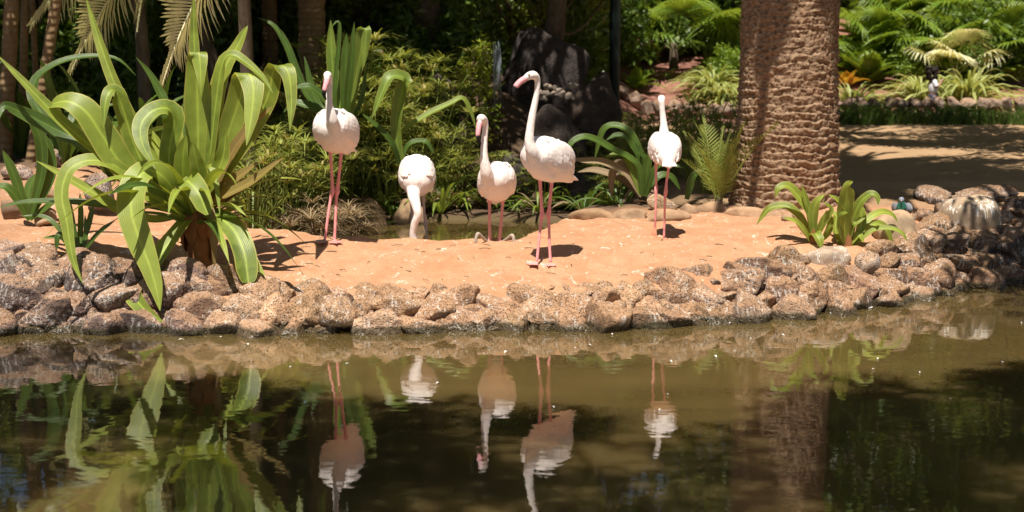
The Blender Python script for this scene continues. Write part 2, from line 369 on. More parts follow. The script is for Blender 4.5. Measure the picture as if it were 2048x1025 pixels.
def build_ground():
    xs = axis((-150, -30, 20), (-30, -8, 1), (-8, -3.9, .12), (-3.9, 4.2, .035), (4.2, 12, .14), (12, 30, 1), (30, 150, 20))
    ys = axis((-30, 0, 3), (0, 9, .25), (9, 12.9, .035), (12.9, 16, .07), (16, 32, .2), (32, 60, 2), (60, 260, 20))
    X, Y = np.meshgrid(xs, ys); Z = gz(X, Y); nx, ny = len(xs), len(ys)
    V = np.stack([X, Y, Z], -1).reshape(-1, 3)
    i = np.arange(ny-1)[:, None]*nx + np.arange(nx-1)[None, :]
    F = np.stack([i, i+1, i+nx+1, i+nx], -1).reshape(-1, 4)
    me = bpy.data.meshes.new('ground'); me.from_pydata(V.tolist(), [], F.tolist())
    me.polygons.foreach_set('use_smooth', np.ones(len(F), bool)); me.materials.append(ground_mat())
    x, y = V[:, 0], V[:, 1]; wob = .25*fbm(V*np.array([1, 1, 0])*1.2, 3, 9)
    dirt = sstep(13.3, 12.3, y + wob)*sstep(-4.6, -3.2, x + wob)*1.0
    pathm = sstep(1.0, 2.2, x + wob)*sstep(12.4, 13.2, y + wob)*sstep(24.9, 24.0, y + wob)
    hill = sstep(1.0, 2.0, x + wob*2)*sstep(23.6, 24.4, y + wob)
    C = np.stack([dirt, pathm, hill, np.ones_like(x)], 1).astype(np.float32)
    ca = me.color_attributes.new('zone', 'FLOAT_COLOR', 'POINT'); ca.data.foreach_set('color', C.ravel())
    o = obj('ground', me); o['kind'] = 'structure'
    o['label'] = 'orange dirt bank, sandy path and red soil slope around the pond'
build_ground()
mb = MB(); xs = np.linspace(-14, 14, 60); ys = np.linspace(.6, 17, 60)
mb.add([(x, y, 0) for y in ys for x in xs], [(j*60+i, j*60+i+1, (j+1)*60+i+1, (j+1)*60+i) for j in range(59) for i in range(59)])
wo = obj('water', mb.mesh('water', water_mat())); wo['kind'] = 'structure'; wo['label'] = 'murky olive brown pond water'

# ------------------------------------------------------------------ rocks
def ico(sub):
    bm = bmesh.new(); bmesh.ops.create_icosphere(bm, subdivisions=sub, radius=1)
    V = np.array([v.co[:] for v in bm.verts]); F = [tuple(v.index for v in f.verts) for f in bm.faces]; bm.free(); return V, F
ICO = {s: ico(s) for s in (2, 3, 4, 5)}
def rock_mesh(name, seed, mat, sub=4, planes=11, rough=.10, pit=.06, sharp=9, aspect=(1, .8, .75), sq=1.0):
    r = np.random.default_rng(seed); D, F = ICO[sub]
    if planes:
        N = nrm(r.normal(size=(planes, 3))); d = r.uniform(.72, 1.05, planes)
        q = np.maximum(D @ N.T, 1e-3)/d; rad = (np.sum(q**sharp, 1))**(-1/sharp); rad = np.minimum(rad, 1.35)
    else: rad = np.sum(np.abs(D)**3.0, 1)**(-1/3.0)
    rad = rad*(1 + rough*fbm(D*1.7 + seed*3.1, 5, seed))
    if pit:
        n = vnoise(D*7 + seed, seed+50); rad = rad - pit*np.clip(n - .2, 0, 1) - pit*.8*np.clip(vnoise(D*15 + seed, seed+51) - .15, 0, 1) - pit*.35*np.clip(vnoise(D*27 + seed, seed+52), 0, 1)
    V = D*rad[:, None]; V = V/np.abs(V).max(0)*np.array(aspect)
    b = MB(); b.add(V, F); return b.mesh(name, mat)
LAVA = [rock_mesh('stone', s, M['lava'], 5, 8 + s % 5, .08, .085, 22, (1, .8, .72 + .12*(s % 3))) for s in range(14)]

def rock_wall():
    base = np.array([0, 9.5, 0]); t = thing('rock_wall', 'low wall of porous lava rocks edging the orange dirt bank at the waterline', 'rock wall', base)
    pts = []; r = random.Random(4)
    for rad, tries in ((.18, 900), (.145, 1800), (.11, 3000), (.08, 6000), (.058, 5000)):
        for _ in range(tries):
            x = r.uniform(-3.75, 4.6); W = wallw(x) + .05; d = r.uniform(-.02, W)
            if x > 2.2 and d > .55 and r.random() < .4: continue
            if rad > .15 and r.random() < .5 and not (x < -1.6 or x > 1.0): continue
            rr = rad*r.uniform(.85, 1.12); y = float(yfront(x)) + d; z = float(gz(x, y, False)); p = np.array([x, y, z])
            qx, qy = 1024 + FPX*x/y, YH + FPX*(CAMH - z)/y
            if 1560 < qx < 1850 and qy < 505 or 1605 < qx < 1765 and qy < 556: continue
            if d < .05: p[2] = max(z, 0)
            if all(np.linalg.norm(p - q) > .56*(rr + s) for q, s in pts): pts.append((p, rr))
    pts.sort(key=lambda a: -a[1]); print('stones', len(pts))
    rest = MB()
    for i, (p, s) in enumerate(pts):
        rz = r.uniform(0, 6.28)
        rot = (r.uniform(-.35, .35), r.uniform(-.35, .35), rz); sc = (s*r.uniform(1.05, 1.35), s*r.uniform(1.1, 1.3), s*r.uniform(.95, 1.2))
        x = p[0]
        lf = np.interp(x, [-3.4, -2.3, -1.5], [1, 1, 0]) ; rt = np.interp(x, [.6, 1.5, 2.2], [0, 1, .9])
        tan = np.array([.40, .25, .145]); gre = np.array([.165, .115, .098]); bro = np.array([.225, .138, .086])
        c = tan*(1-lf)*(1-rt) + gre*lf + bro*rt*(1-lf); c = c*r.uniform(.6, 1.2)*np.array([1, r.uniform(.94, 1.03), r.uniform(.9, 1.05)])
        if r.random() < .12: c = c*1.25 + .04
        mid = float(np.interp(x, [-2.2, -1.5, 1.0, 1.7], [0, 1, 1, 0])); loc = p - base + np.array([0, -.03*mid, -s*(.12 + .5*mid*(p[1] - float(yfront(x)) > .10))])
        if i < 300:
            o = obj('stone', LAVA[i % len(LAVA)], t, loc, rot, sc); o.color = (*c, 1)
        else:
            V, F = ICO[2]; Mx = np.array(Matrix.Rotation(rz, 3, 'Z')); V = (V*(1 + .18*fbm(V*2 + i, 3, i))[:, None]*np.array(sc)) @ Mx.T + loc; rest.add(V, F)
    if rest.n:
        o = obj('small_stones', rest.mesh('small_stones', M['lava']), t); o['kind'] = 'stuff'; o.color = (.33, .23, .16, 1)
rock_wall()

def boulder(label, px, py, wpx, hpx, color, Y=None, mat='smooth', seed=0, rot=0, planes=7, dep=.8, rough=.05, pit=0, sub=4, cat='boulder', sink=.12, sharp=6, group=None, roll=0, name='boulder'):
    """px, py: middle of the boulder's lower edge in the photograph"""
    if Y is None:
        z = .38
        for _ in range(6):
            p = atz(px, py, z); z = float(gz(p[0], p[1], False))
        Y = p[1]
    p = atY(px, py, Y); m = Y/FPX; hw, hh = wpx*m/2, hpx*m/2
    g0 = min(float(gz(p[0], p[1] + hw*dep*.5, False)), float(gz(p[0], p[1] + hw*dep*.2, False))) if name != 'pebble' else p[2]
    if p[2] > g0 - .02: k = p[2] - g0 + .03; p = p - [0, 0, k]; hh += k/2; sink = min(sink, .06)
    me = rock_mesh(name, seed, M[mat], sub, planes, rough, pit, sharp, (1, 1, 1))
    o = obj(name, me, None, (p[0], p[1] + hw*dep*.5, p[2] + hh*(1 - sink)), (0, roll, rot), (hw, hw*dep, hh*(1+sink)))
    o.color = (*color, 1); return tag(o, label, cat, group)
TAN, PALE, BRN, DK = (.40, .27, .16), (.52, .40, .27), (.28, .185, .115), (.075, .06, .055)
boulder('large smooth beige boulder with white dropping streaks on the lava rocks', 1942, 466, 124, 74, (.46, .35, .24), 11.8, 'smooth_streak', 3, 0, 0, .6, .05, roll=-.1)
boulder('smooth pale round boulder below the pigeon', 1792, 494, 86, 70, (.50, .37, .24), 11.2, 'smooth', 5, 0, 0, .8, .05, roll=-.25)
boulder('small brown rough rock between the two pale boulders', 1850, 446, 56, 38, (.25, .16, .11), 11.95, 'lava', 8, .4, 10, .8, .1, .05)
boulder('dark brown rock touching the streaked boulder on its pigeon side', 1885, 445, 36, 44, (.16, .10, .07), 12.1, 'lava', 9, .4, 10, .8, .1, .05)
boulder('upright tan boulder behind the feet of the flamingo that faces away', 1326, 437, 66, 50, (.42, .29, .17), 12.6, 'lava', 11, 0, 8, .6, .05)
boulder('long low weathered boulder at the corner of the back pond', 1190, 466, 112, 50, (.36, .23, .13), 12.15, 'smooth', 12, .1, 9, .6, .09)
boulder('smooth flat tan stone second along the dirt edge', 1262, 452, 80, 34, (.40, .27, .165), 12.15, 'smooth', 13, 0, 6, .7, .05)
boulder('wide smooth tan stone lying behind the raised flamingo foot', 1330, 452, 110, 34, (.42, .28, .17), 12.15, 'smooth', 14, 0, 5, .6, .04)
boulder('round tan stone between the wide flat stone and the young date palm', 1376, 441, 44, 34, (.40, .27, .17), 12.45, 'smooth', 15, 0, 6, .8, .04)
boulder('smooth domed stone at the foot of the young date palm', 1424, 440, 66, 36, (.38, .25, .15), 12.5, 'smooth', 16, 0, 6, .7, .05)
boulder('broad low orange stone in front of the palm trunk', 1490, 447, 92, 32, (.47, .30, .18), 12.3, 'smooth', 17, 0, 6, .6, .04)
boulder('small orange stone in front of the palm trunk beside the leafy plant', 1552, 446, 50, 30, (.46, .30, .18), 12.2, 'smooth', 18, 0, 6, .7, .05)
boulder('dark grey stone in the shade behind the upright tan boulder', 1290, 412, 50, 36, (.2, .14, .10), 13.2, 'smooth', 19, 0, 8, .7, .08)
boulder('oval stone half hidden behind the leafy plant by the palm', 1588, 466, 56, 42, (.40, .28, .18), 11.9, 'smooth', 20, 0, 6, .8, .05, roll=.2)
boulder('white blotched angular block in the wall below the leafy plant', 1660, 552, 104, 58, (.50, .38, .28), 10.5, 'smooth_streak', 21, .2, 0, .6, .16, .05)
boulder('rough grey lava block beside the white blotched block', 1730, 566, 76, 66, (.34, .25, .185), 10.5, 'lava', 22, .5, 10, .7, .12, .08)
boulder('smooth ochre rock on the far shore of the back pond', 742, 438, 76, 46, (.40, .27, .15), 14.6, 'smooth', 23, .2, 7, .7, .06)
boulder('flat brown rock on the far shore beside the ochre rock', 812, 440, 90, 40, (.30, .2, .12), 14.7, 'smooth', 24, -.2, 8, .7, .08)
boulder('grey lichen rock under the fern behind the sedges', 885, 215, 72, 66, (.30, .27, .24), 17.2, 'smooth', 25, .3, 9, .8, .1)
boulder('brown rock among the sedges above the kneeling flamingo', 898, 300, 50, 44, (.24, .17, .14), 16.2, 'lava', 26, .3, 9, .8, .1)
boulder('small brown rock leaning on the grey lichen rock', 926, 262, 40, 32, (.22, .16, .13), 16.6, 'lava', 27, .3, 9, .8, .1)
boulder('ochre rock behind the big strap leaved plant', 98, 415, 62, 42, (.38, .25, .15), 11.6, 'smooth', 31, .3, 7, .8, .06)
boulder('tan rock behind the small clump under the strap leaved plant', 92, 452, 56, 36, (.43, .29, .18), 11.0, 'smooth', 32, 0, 7, .8, .06)
boulder('brown rock half shaded beside the ochre rock', 28, 440, 60, 50, (.30, .20, .13), 11.2, 'smooth', 33, 0, 8, .8, .08)
boulder('grey lava rock behind the drooping dark leaf', 30, 372, 66, 56, (.26, .19, .16), 11.9, 'lava', 34, 0, 9, .8, .1, .05)
boulder('dark grey rock between the stems and the strap leaved plant', 95, 345, 60, 46, (.24, .19, .17), 12.4, 'lava', 35, 0, 9, .8, .1, .05)
boulder('rounded grey stone in the plant shade below the broad leaf', 190, 395, 70, 50, (.22, .17, .15), 11.4, 'lava', 36, 0, 8, .8, .08)
for i, (px, py, wd, ht, Y, lab) in enumerate([
        (1085, 330, 190, 280, 17.6, 'towering dark lava outcrop beside the little waterfall'), (1195, 335, 130, 190, 16.6, 'dark brown lava block below the green post'),
        (1105, 312, 120, 96, 16.2, 'brown lava boulder in front of the dark outcrop'), (1040, 378, 120, 70, 15.6, 'low black lava rock by the back pond'),
        (1180, 398, 120, 70, 15.3, 'low dark lava rock behind the small strap leaved clump'), (950, 345, 90, 130, 17.0, 'dark lava rock under the trailing ivy'),
        (990, 395, 90, 50, 15.3, 'dark lava rock behind the kneeling flamingo')]):
    boulder(lab, px, py, wd, ht, (.105, .075, .06) if i in (1, 2) else DK, Y, 'dark_rock', 40+i, i*.7, 12, .7, .14, .05, 4, 'rock', .1, 9, None, 0, 'lava_rock')
for i, (px, py, wd, ht, Y) in enumerate([(1975, 522, 150, 66, 11.5), (2035, 530, 130, 90, 11.45), (1905, 515, 110, 58, 11.35), (1850, 508, 96, 60, 11.2), (1990, 412, 170, 40, 13.0), (1880, 412, 140, 40, 13.0), (2050, 452, 90, 60, 12.2), (2015, 486, 70, 36, 11.75)]):
    boulder(['craggy shade toned lava rock in front of the streaked boulder', 'largest craggy shade toned lava rock at the far end of the heap', 'brown lava rock in front between the two pale boulders', 'tan brown lava rock just below the pale round boulder', 'long shade toned lava rock behind the streaked boulder', 'long shade toned lava rock behind the pigeon', 'shade toned lava rock beside the far end of the streaked boulder', 'small shade toned lava rock wedged under the streaked boulder'][i], px, py, wd, ht, [(.13, .095, .08), (.12, .088, .072), (.20, .14, .105), (.30, .21, .15)][i if i < 4 else 1], Y, 'lava', 60+i, i*.9, 12, .7, .15, .1, 4, 'rock', .15, 10, 'lava rocks around the streaked boulder', 0, 'lava_rock')  # dark tones of the heap stand in for the shade lying on it
for i in range(16):
    r = random.Random(i); boulder('pale pebble on the ledge of the dark outcrop', r.uniform(1075, 1150), r.uniform(172, 200), r.uniform(10, 26), r.uniform(7, 13), tuple(np.array([.26, .22, .185])*r.uniform(.6, 1.3)), 15.75, 'smooth', 80 + i % 5, i, 9, .8, .1, 0, 3, 'pebble', .1, 6, 'pebbles on the dark ledge', 0, 'pebble')
boulder('flat dark ledge rock carrying pale pebbles', 1115, 250, 130, 56, (.09, .07, .06), 15.6, 'dark_rock', 78, .3, 9, .6, .1, .04, 4, 'rock', .1, 10, None, 0, 'lava_rock')

# ------------------------------------------------------------------ low wall behind the path
def stone_wall(label, pa, pb, hgt, n, rows, name='stone_wall'):
    pa, pb = np.array(pa, float), np.array(pb, float); r = random.Random(n)
    t = thing(name, label, 'wall', (pa[0], pa[1], float(gz(pa[0], pa[1], False))))
    for k in range(rows):
        for i in range(n):
            q = pa + (pb - pa)*((i + .5 + .25*(k % 2) + r.uniform(-.1, .1))/n); L = np.linalg.norm(pb-pa)/n*.58
            z = float(gz(q[0], q[1], False)) + hgt*(k + .42)/rows
            o = obj('stone', LAVA[r.randrange(14)], t, (q[0]-pa[0], q[1]-pa[1], z - t.location.z), (r.uniform(-.2, .2), r.uniform(-.2, .2), math.atan2(pb[1]-pa[1], pb[0]-pa[0]) + r.uniform(-.3, .3)), (L*r.uniform(.9, 1.2), .17, hgt/rows*.68)); o.color = (*np.array([.36, .25, .18])*r.uniform(.6, 1.3), 1)
    return t
stone_wall('low dry stone wall behind the sandy path', (5.0, 24.1), (10.5, 24.0), .40, 26, 2)
stone_wall('row of pale edging stones at the foot of the red soil slope', (1.7, 25.0), (4.9, 24.3), .26, 15, 1, 'edging_stones')

# ------------------------------------------------------------------ traced strap-leaved plants
def arch(r, L, lean, droop, az, n=8, z0=0., sp=.02):
    t = np.linspace(0, 1, n); h = L*(t*math.sin(lean) + .3*droop*t*t); z = L*(t*math.cos(lean) - droop*.55*t*t*t)
    return np.stack([math.cos(az)*(sp + h), math.sin(az)*(sp + h), z + z0], 1)
def leaf_obj(parent, base, pts, wpx, Y0, dy=(0, 0, 0), mode='f', mat='crinum', fold=.14, wav=.02, twist=0, n=34, prof=STRAP, nh=(0, -.62, .62)):
    """a leaf whose spine passes the given photo points; dy = depth against Y0 at base, middle and tip"""
    m = len(pts); tt = np.linspace(0, 1, m); P = []
    for (px, py), t in zip(pts, tt):
        d = dy[0]*(1-t)*(1-2*t) + dy[1]*4*t*(1-t) + dy[2]*t*(2*t-1); P.append(atY(px, py, Y0 + d))
    P = catmull(P, n); b = MB(); W = wpx*Y0/FPX*1.04
    if mode == 'f': ribbon(b, P, W, nh, 'n', fold, 6, wav, 0, prof, twist, len(pts)*1.7 + pts[0][0])
    else: ribbon(b, P, W, (1, .15, .1), 's', fold, 6, wav, 0, prof, twist, pts[-1][0])
    return obj('leaf', b.mesh('leaf', M[mat], base), parent)
def big_crinum():
    Y0 = 9.92; base = atY(396, 552, Y0); base[2] = float(gz(base[0], base[1], False)) - .02
    t = thing('crinum_lily', 'huge strap leaved lily with arching glossy green leaves on the lava rocks', 'plant', base)
    b = MB(); P = catmull([base + [0, 0, -.05], atY(400, 520, Y0), atY(397, 470, Y0), atY(392, 420, Y0), atY(390, 350, Y0)], 20)
    tube(b, P, np.interp(np.linspace(0, 1, 20), [0, .2, .5, .8, 1], [.085, .078, .082, .07, .03])*(1 + .07*np.sin(np.arange(20)*2.1)), 16)
    obj('stem', b.mesh('stem', M['crinum_stem'], base), t)
    b = MB()
    for k in range(7):
        a = k*.9; q0 = np.array([math.cos(a)*.06, math.sin(a)*.06, 0]); zz = .1 + .03*k
        ribbon(b, catmull([base + q0 + [0, 0, zz + .2], base + q0*1.5 + [0, 0, zz + .08], base + q0*1.45 + [0, 0, zz - .06]], 8), .1, q0, 'n', .1, 3)
    obj('dry_sheath', b.mesh('dry_sheath', M['crinum_stem'], base), t)
    L = lambda *a, **k: leaf_obj(t, base, *a, Y0=Y0, **k)
    L([(372, 425), (320, 340), (262, 235), (228, 165), (208, 110), (190, 55), (170, -12)], 24, dy=(0, .1, .25), twist=.5)
    L([(360, 425), (300, 375), (230, 330), (140, 258), (90, 209), (43, 160), (-8, 108)], 24, dy=(0, -.1, -.1))
    L([(350, 420), (230, 345), (110, 255), (68, 200), (72, 160), (105, 133), (150, 117), (205, 113), (240, 122), (272, 152)], 24, dy=(0, .25, .35), nh=(0, -.45, .85), mat='strap')
    L([(368, 425), (310, 395), (247, 335), (205, 272), (172, 224), (138, 204), (108, 208), (95, 222)], 58, dy=(0, -.15, -.05), fold=.1)
    L([(360, 425), (270, 345), (190, 290), (130, 268), (80, 243), (40, 224), (8, 213), (-4, 245)], 34, dy=(0, .05, -.1), mat='strap', nh=(0, -.7, .3))
    L([(372, 425), (318, 380), (272, 298), (248, 225), (234, 187), (221, 182), (211, 205), (207, 258)], 34, dy=(0, -.05, -.2))
    L([(372, 425), (345, 380), (338, 310), (348, 245), (336, 218), (306, 222), (283, 248), (284, 286), (312, 340)], 44, dy=(0, -.12, -.38), fold=.08)
    L([(376, 420), (346, 320), (332, 216), (318, 180), (298, 146), (271, 114)], 18, dy=(0, .1, .1), mat='strap')
    L([(396, 420), (396, 340), (396, 250), (394, 170), (393, 112), (398, 107), (401, 140), (403, 197)], 52, dy=(0, .0, -.12), mode='x', fold=.12, wav=.05, prof=([0, .2, .45, .7, .8, 1], [.7, .8, 1, .6, .58, .03]))
    L([(392, 420), (385, 300), (389, 130), (388, 60), (387, -20)], 22, dy=(0, .15, .2))
    L([(400, 420), (420, 320), (432, 200), (450, 135), (471, 100), (488, 66), (495, 52)], 36, dy=(0, .1, .15), fold=.1)
    L([(404, 420), (418, 330), (430, 220), (444, 130), (463, 110), (495, 128), (525, 156), (546, 187)], 26, dy=(0, -.02, -.1), mat='crinum', nh=(0, -.5, .8))
    L([(410, 415), (432, 340), (462, 250), (482, 190), (490, 150), (500, 150), (507, 180), (503, 230), (493, 292)], 50, dy=(0, -.03, -.28), mode='x', fold=.1)
    L([(412, 415), (450, 340), (500, 265), (535, 195), (547, 142), (562, 131), (577, 147), (583, 200), (580, 262)], 38, dy=(0, .1, -.1), mode='x', fold=.08)
    L([(408, 425), (450, 330), (492, 265), (546, 212)], 26, dy=(0, -.05, -.1), mat='crinum_old')
    L([(405, 425), (439, 397), (499, 366), (568, 315)], 24, dy=(0, -.12, -.2), mat='crinum_old')
    L([(405, 420), (440, 380), (480, 352), (518, 325)], 24, dy=(0, -.05, -.1), mat='crinum_old')
    L([(408, 425), (450, 400), (490, 372), (515, 362)], 18, dy=(0, .05, 0), mat='crinum_old')
    L([(360, 425), (300, 385), (258, 352), (222, 328), (178, 321), (143, 335), (127, 365), (124, 400), (133, 440), (139, 482), (148, 525), (166, 568)], 30, dy=(0, -.28, -.5), nh=(0, -.75, .6), n=36)
    L([(372, 425), (352, 388), (328, 355), (300, 341), (276, 355), (264, 388), (263, 428), (279, 480), (299, 532), (313, 580), (320, 622)], 54, dy=(0, -.38, -.64), nh=(0, -.75, .6), n=34, fold=.09)
    L([(388, 436), (375, 440), (344, 478), (313, 520), (281, 559), (269, 590), (290, 620), (326, 644)], 42, dy=(0, -.30, -.70), nh=(-.3, -.8, .4), n=30)
    L([(408, 428), (432, 432), (467, 460), (488, 505), (497, 566)], 44, dy=(0, -.25, -.45), nh=(.2, -.8, .5), prof=([0, .15, .4, .9, .97, 1], [.4, .7, 1, .95, .7, .5]))
    L([(408, 428), (440, 428), (478, 465), (505, 520), (530, 552)], 26, dy=(0, -.2, -.4), nh=(.2, -.8, .5))
    L([(385, 400), (372, 362), (395, 384), (416, 430)], 48, dy=(0, -.2, -.3), nh=(.1, -.8, .5), prof=([0, .2, .5, .9, 1], [.4, .9, 1, .7, .2]))
    L([(400, 400), (418, 334), (432, 366), (440, 430)], 12, dy=(0, -.1, -.22)); L([(405, 410), (421, 418), (427, 470), (430, 546)], 14, dy=(0, -.2, -.25), mat='crinum_old')
    L([(370, 430), (290, 412), (218, 411), (140, 404), (53, 404), (-6, 416)], 17, dy=(0, .05, .1), mat='strap')
    L([(370, 430), (310, 440), (249, 425), (193, 390), (133, 355), (72, 322)], 24, dy=(0, .0, -.05), mat='crinum')
    for q, wd, dyy, mt in (([(378, 420), (362, 330), (350, 262), (352, 205)], 34, (0, .1, .2), 'crinum'), ([(385, 420), (372, 320), (366, 250), (378, 190)], 34, (0, .15, .25), 'strap'), ([(402, 420), (432, 330), (462, 250), (470, 190)], 34, (0, .15, .25), 'crinum'),
            ([(405, 420), (442, 350), (480, 300), (500, 262)], 30, (0, .12, .2), 'crinum'), ([(375, 425), (325, 400), (290, 360), (262, 318)], 34, (0, .05, .1), 'strap'), ([(390, 420), (410, 350), (414, 280), (408, 230)], 34, (0, .2, .3), 'strap'), ([(380, 422), (340, 350), (318, 300), (305, 262)], 30, (0, .1, .15), 'crinum'),
            ([(398, 425), (420, 370), (445, 320), (452, 262)], 36, (0, -.1, -.15), 'crinum'), ([(382, 425), (368, 370), (366, 315), (372, 270)], 36, (0, -.12, -.2), 'crinum'), ([(392, 425), (402, 370), (392, 320), (384, 282)], 30, (0, -.16, -.22), 'crinum'), ([(404, 428), (420, 440), (450, 425), (505, 402)], 14, (0, -.05, 0), 'crinum')):
        L(q, wd, dy=dyy, mat=mt)
    r = random.Random(41); c0 = atY(392, 425, Y0)
    for i in range(34):                                   # the many thinner leaves of the full clump
        az = i*2.4 + r.uniform(-.3, .3); ln = r.uniform(.15, 1.25); LL = r.uniform(.55, 1.05)*(1.0 if ln < .9 else .68); P = arch(r, LL, ln, r.uniform(.4, 1.5), az, 26, 0, .03) + c0 - [0, 0, r.uniform(0, .14)]
        b = MB(); ribbon(b, P, r.uniform(.045, .085), (-math.cos(az)*.5, -math.sin(az)*.5, 1), 'n', .16, 5, .03, 0, STRAP, r.uniform(-.7, .7), i); obj('leaf', b.mesh('leaf', M[r.choice(['crinum', 'crinum', 'strap', 'crinum'])], base), t)
big_crinum()
def traced(name, label, Y0, base_px, leaves, mat='crinum', stem=None, off=(0, 0), s=1., group=None, wmul=1.0):
    base = atY(base_px[0], base_px[1], Y0); t = thing(name, label, 'plant', base, group); r = random.Random(int(base_px[0]))
    if stem:
        b = MB(); P = catmull([base + [0, 0, -.05], base + [0, 0, .04], base + [0, 0, stem]], 8); tube(b, P, [.035, .034, .032, .032, .03, .028, .022, .012], 10); obj('stem', b.mesh('stem', M['crinum_stem'], base), t)
    for lf in leaves:
        pts, wd = lf[0], lf[1]; kw = lf[2] if len(lf) > 2 else {}
        d = r.uniform(-.12, .12); kw = {'dy': (0, d, d*1.6), 'mat': mat, **kw}
        leaf_obj(t, base, [(off[0] + x*s, off[1] + y*s) for x, y in pts], wd*s*wmul, Y0, **kw)
    return t
o8, s8 = (1450, 320), .3512
traced('crinum_lily', 'young leafy lily at the palm trunk end of the bank', 10.95, (1625, 492), [
    ([(500, 470), (490, 330), (430, 225), (360, 152), (305, 160), (288, 215)], 64), ([(490, 470), (440, 345), (380, 282), (330, 262), (250, 280), (178, 372)], 56), ([(500, 470), (480, 310), (458, 220), (435, 142)], 42), ([(510, 470), (500, 335), (520, 245), (572, 194)], 56),
    ([(500, 475), (430, 385), (378, 310)], 34, {'mat': 'crinum_old'}), ([(505, 475), (555, 365), (600, 285), (560, 240)], 46), ([(490, 430), (515, 420), (535, 450), (548, 505)], 60, {'dy': (0, -.1, -.14)}), ([(515, 480), (580, 425), (600, 340), (565, 300)], 40), ([(490, 475), (450, 400), (400, 350), (330, 330)], 40)], 'crinum', .16, o8, s8)
traced('crinum_lily', 'young leafy lily beside the pale boulder under the pigeon', 10.95, (1696, 496), [
    ([(690, 490), (678, 340), (690, 225), (702, 150), (728, 122)], 92), ([(700, 490), (700, 310), (640, 232), (588, 198)], 46), ([(710, 490), (730, 340), (770, 245), (830, 195), (868, 215), (872, 260)], 52), ([(720, 490), (770, 405), (772, 290), (725, 240)], 56), ([(720, 495), (800, 355), (880, 300), (950, 312), (986, 360)], 46),
    ([(730, 490), (820, 382), (890, 370), (930, 420), (952, 495)], 52), ([(730, 495), (840, 402), (940, 390), (1010, 420), (1038, 470)], 34), ([(680, 490), (655, 385), (668, 315), (700, 300)], 46), ([(670, 495), (630, 405), (632, 320), (590, 292)], 46), ([(700, 490), (760, 430), (790, 470)], 40), ([(690, 490), (720, 380), (800, 330)], 46)], 'crinum', .16, o8, s8)
traced('strap_leaved_clump', 'small strap leaved clump on dirt under the huge lily', 10.1, (158, 516), [
    ([(158, 516), (145, 450), (133, 400), (108, 372)], 14), ([(158, 516), (162, 440), (160, 385)], 12), ([(158, 516), (180, 440), (186, 410)], 13), ([(160, 516), (195, 470), (232, 440)], 14), ([(158, 516), (128, 478), (84, 476)], 12), ([(158, 516), (100, 440), (40, 432)], 10), ([(155, 516), (120, 470), (112, 505)], 14), ([(162, 516), (172, 470), (170, 430)], 10)], 'strap')
traced('strap_leaved_clump', 'dark strap leaved clump behind the wall stones beyond the huge lily', 11.0, (60, 440), [
    ([(60, 440), (85, 330), (70, 250), (20, 215)], 24), ([(60, 440), (100, 360), (98, 300), (82, 262)], 24), ([(60, 440), (20, 380), (-20, 372)], 20), ([(60, 440), (58, 380), (75, 345)], 20), ([(60, 440), (28, 350), (5, 300)], 20), ([(62, 440), (120, 390), (150, 330), (180, 320)], 20)], 'strap')
o5, s5 = (1000, 0), .322
traced('arching_lily', 'dark lily with arching strap leaves between the two right hand flamingos', 13.0, (1288, 400), [
    ([(890, 1220), (885, 1000), (820, 842), (760, 792), (690, 780), (640, 812), (610, 900), (588, 995)], 40), ([(890, 1220), (880, 1010), (830, 905), (780, 852), (720, 840), (660, 872)], 44), ([(880, 1220), (850, 1020), (700, 930), (600, 872), (520, 852), (450, 882), (412, 950), (402, 1030)], 40), ([(895, 1220), (900, 1010), (880, 950), (868, 890)], 30),
    ([(900, 1220), (915, 1050), (930, 930)], 40), ([(880, 1220), (800, 1000), (740, 960), (650, 980)], 44, {'mat': 'bright_strap'}), ([(880, 1220), (780, 1080), (640, 1010), (520, 1000), (430, 990)], 46, {'mat': 'dry'}), ([(900, 1220), (980, 1100), (1060, 1100), (1120, 1180)], 40), ([(900, 1220), (960, 1060), (1040, 1020), (1150, 1050)], 36),
    ([(1160, 1240), (1200, 1100), (1280, 1050)], 40), ([(880, 1220), (760, 1020), (700, 1080), (690, 1230)], 44, {'mat': 'dry'}), ([(870, 1220), (760, 1120), (600, 1060), (480, 1070)], 44, {'mat': 'dry'})], 'strap', None, o5, s5, wmul=1.25)
o3, s3 = (560, 0), .322
traced('broad_leaved_lily', 'bright folded broad leaf lily among the sedges', 13.6, (800, 330), [
    ([(745, 1020), (720, 780), (760, 560), (778, 492), (690, 476), (640, 560), (568, 742)], 84, {'mode': 'f', 'dy': (0, -.1, -.25), 'fold': .2, 'mat': 'bright_strap'}), ([(745, 1020), (738, 850), (900, 722), (1060, 642), (1130, 612), (1180, 682), (1222, 812)], 46, {'nh': (0, -.6, .8), 'mat': 'bright_strap'}), ([(745, 1020), (700, 900), (620, 800), (500, 700)], 40),
    ([(740, 1020), (800, 900), (900, 880), (960, 960)], 36)], 'strap', None, o3, s3)
traced('tall_lily', 'tall upright strap leaved lily behind the flamingo that faces the pond', 13.4, (705, 250), [
    ([(400, 780), (345, 560), (322, 350), (314, 125)], 66, {'mat': 'bright_strap'}), ([(410, 780), (425, 560), (445, 380), (462, 135)], 48), ([(420, 780), (470, 480), (505, 300), (508, 186), (535, 190), (530, 300), (520, 420)], 66, {'mode': 'x', 'mat': 'bright_strap'}), ([(400, 780), (408, 420), (412, 205)], 58), ([(400, 780), (300, 640), (180, 540), (60, 560)], 50), ([(390, 780), (230, 640), (150, 350)], 44), ([(410, 780), (500, 640), (540, 390)], 30), ([(390, 780), (260, 700), (100, 640), (20, 700)], 50),
    ([(360, 780), (190, 620), (110, 460), (40, 280), (-40, 160), (-140, 110)], 42), ([(380, 780), (340, 600), (370, 160), (300, 190)], 26)], 'strap', None, o3, s3, wmul=1.1)

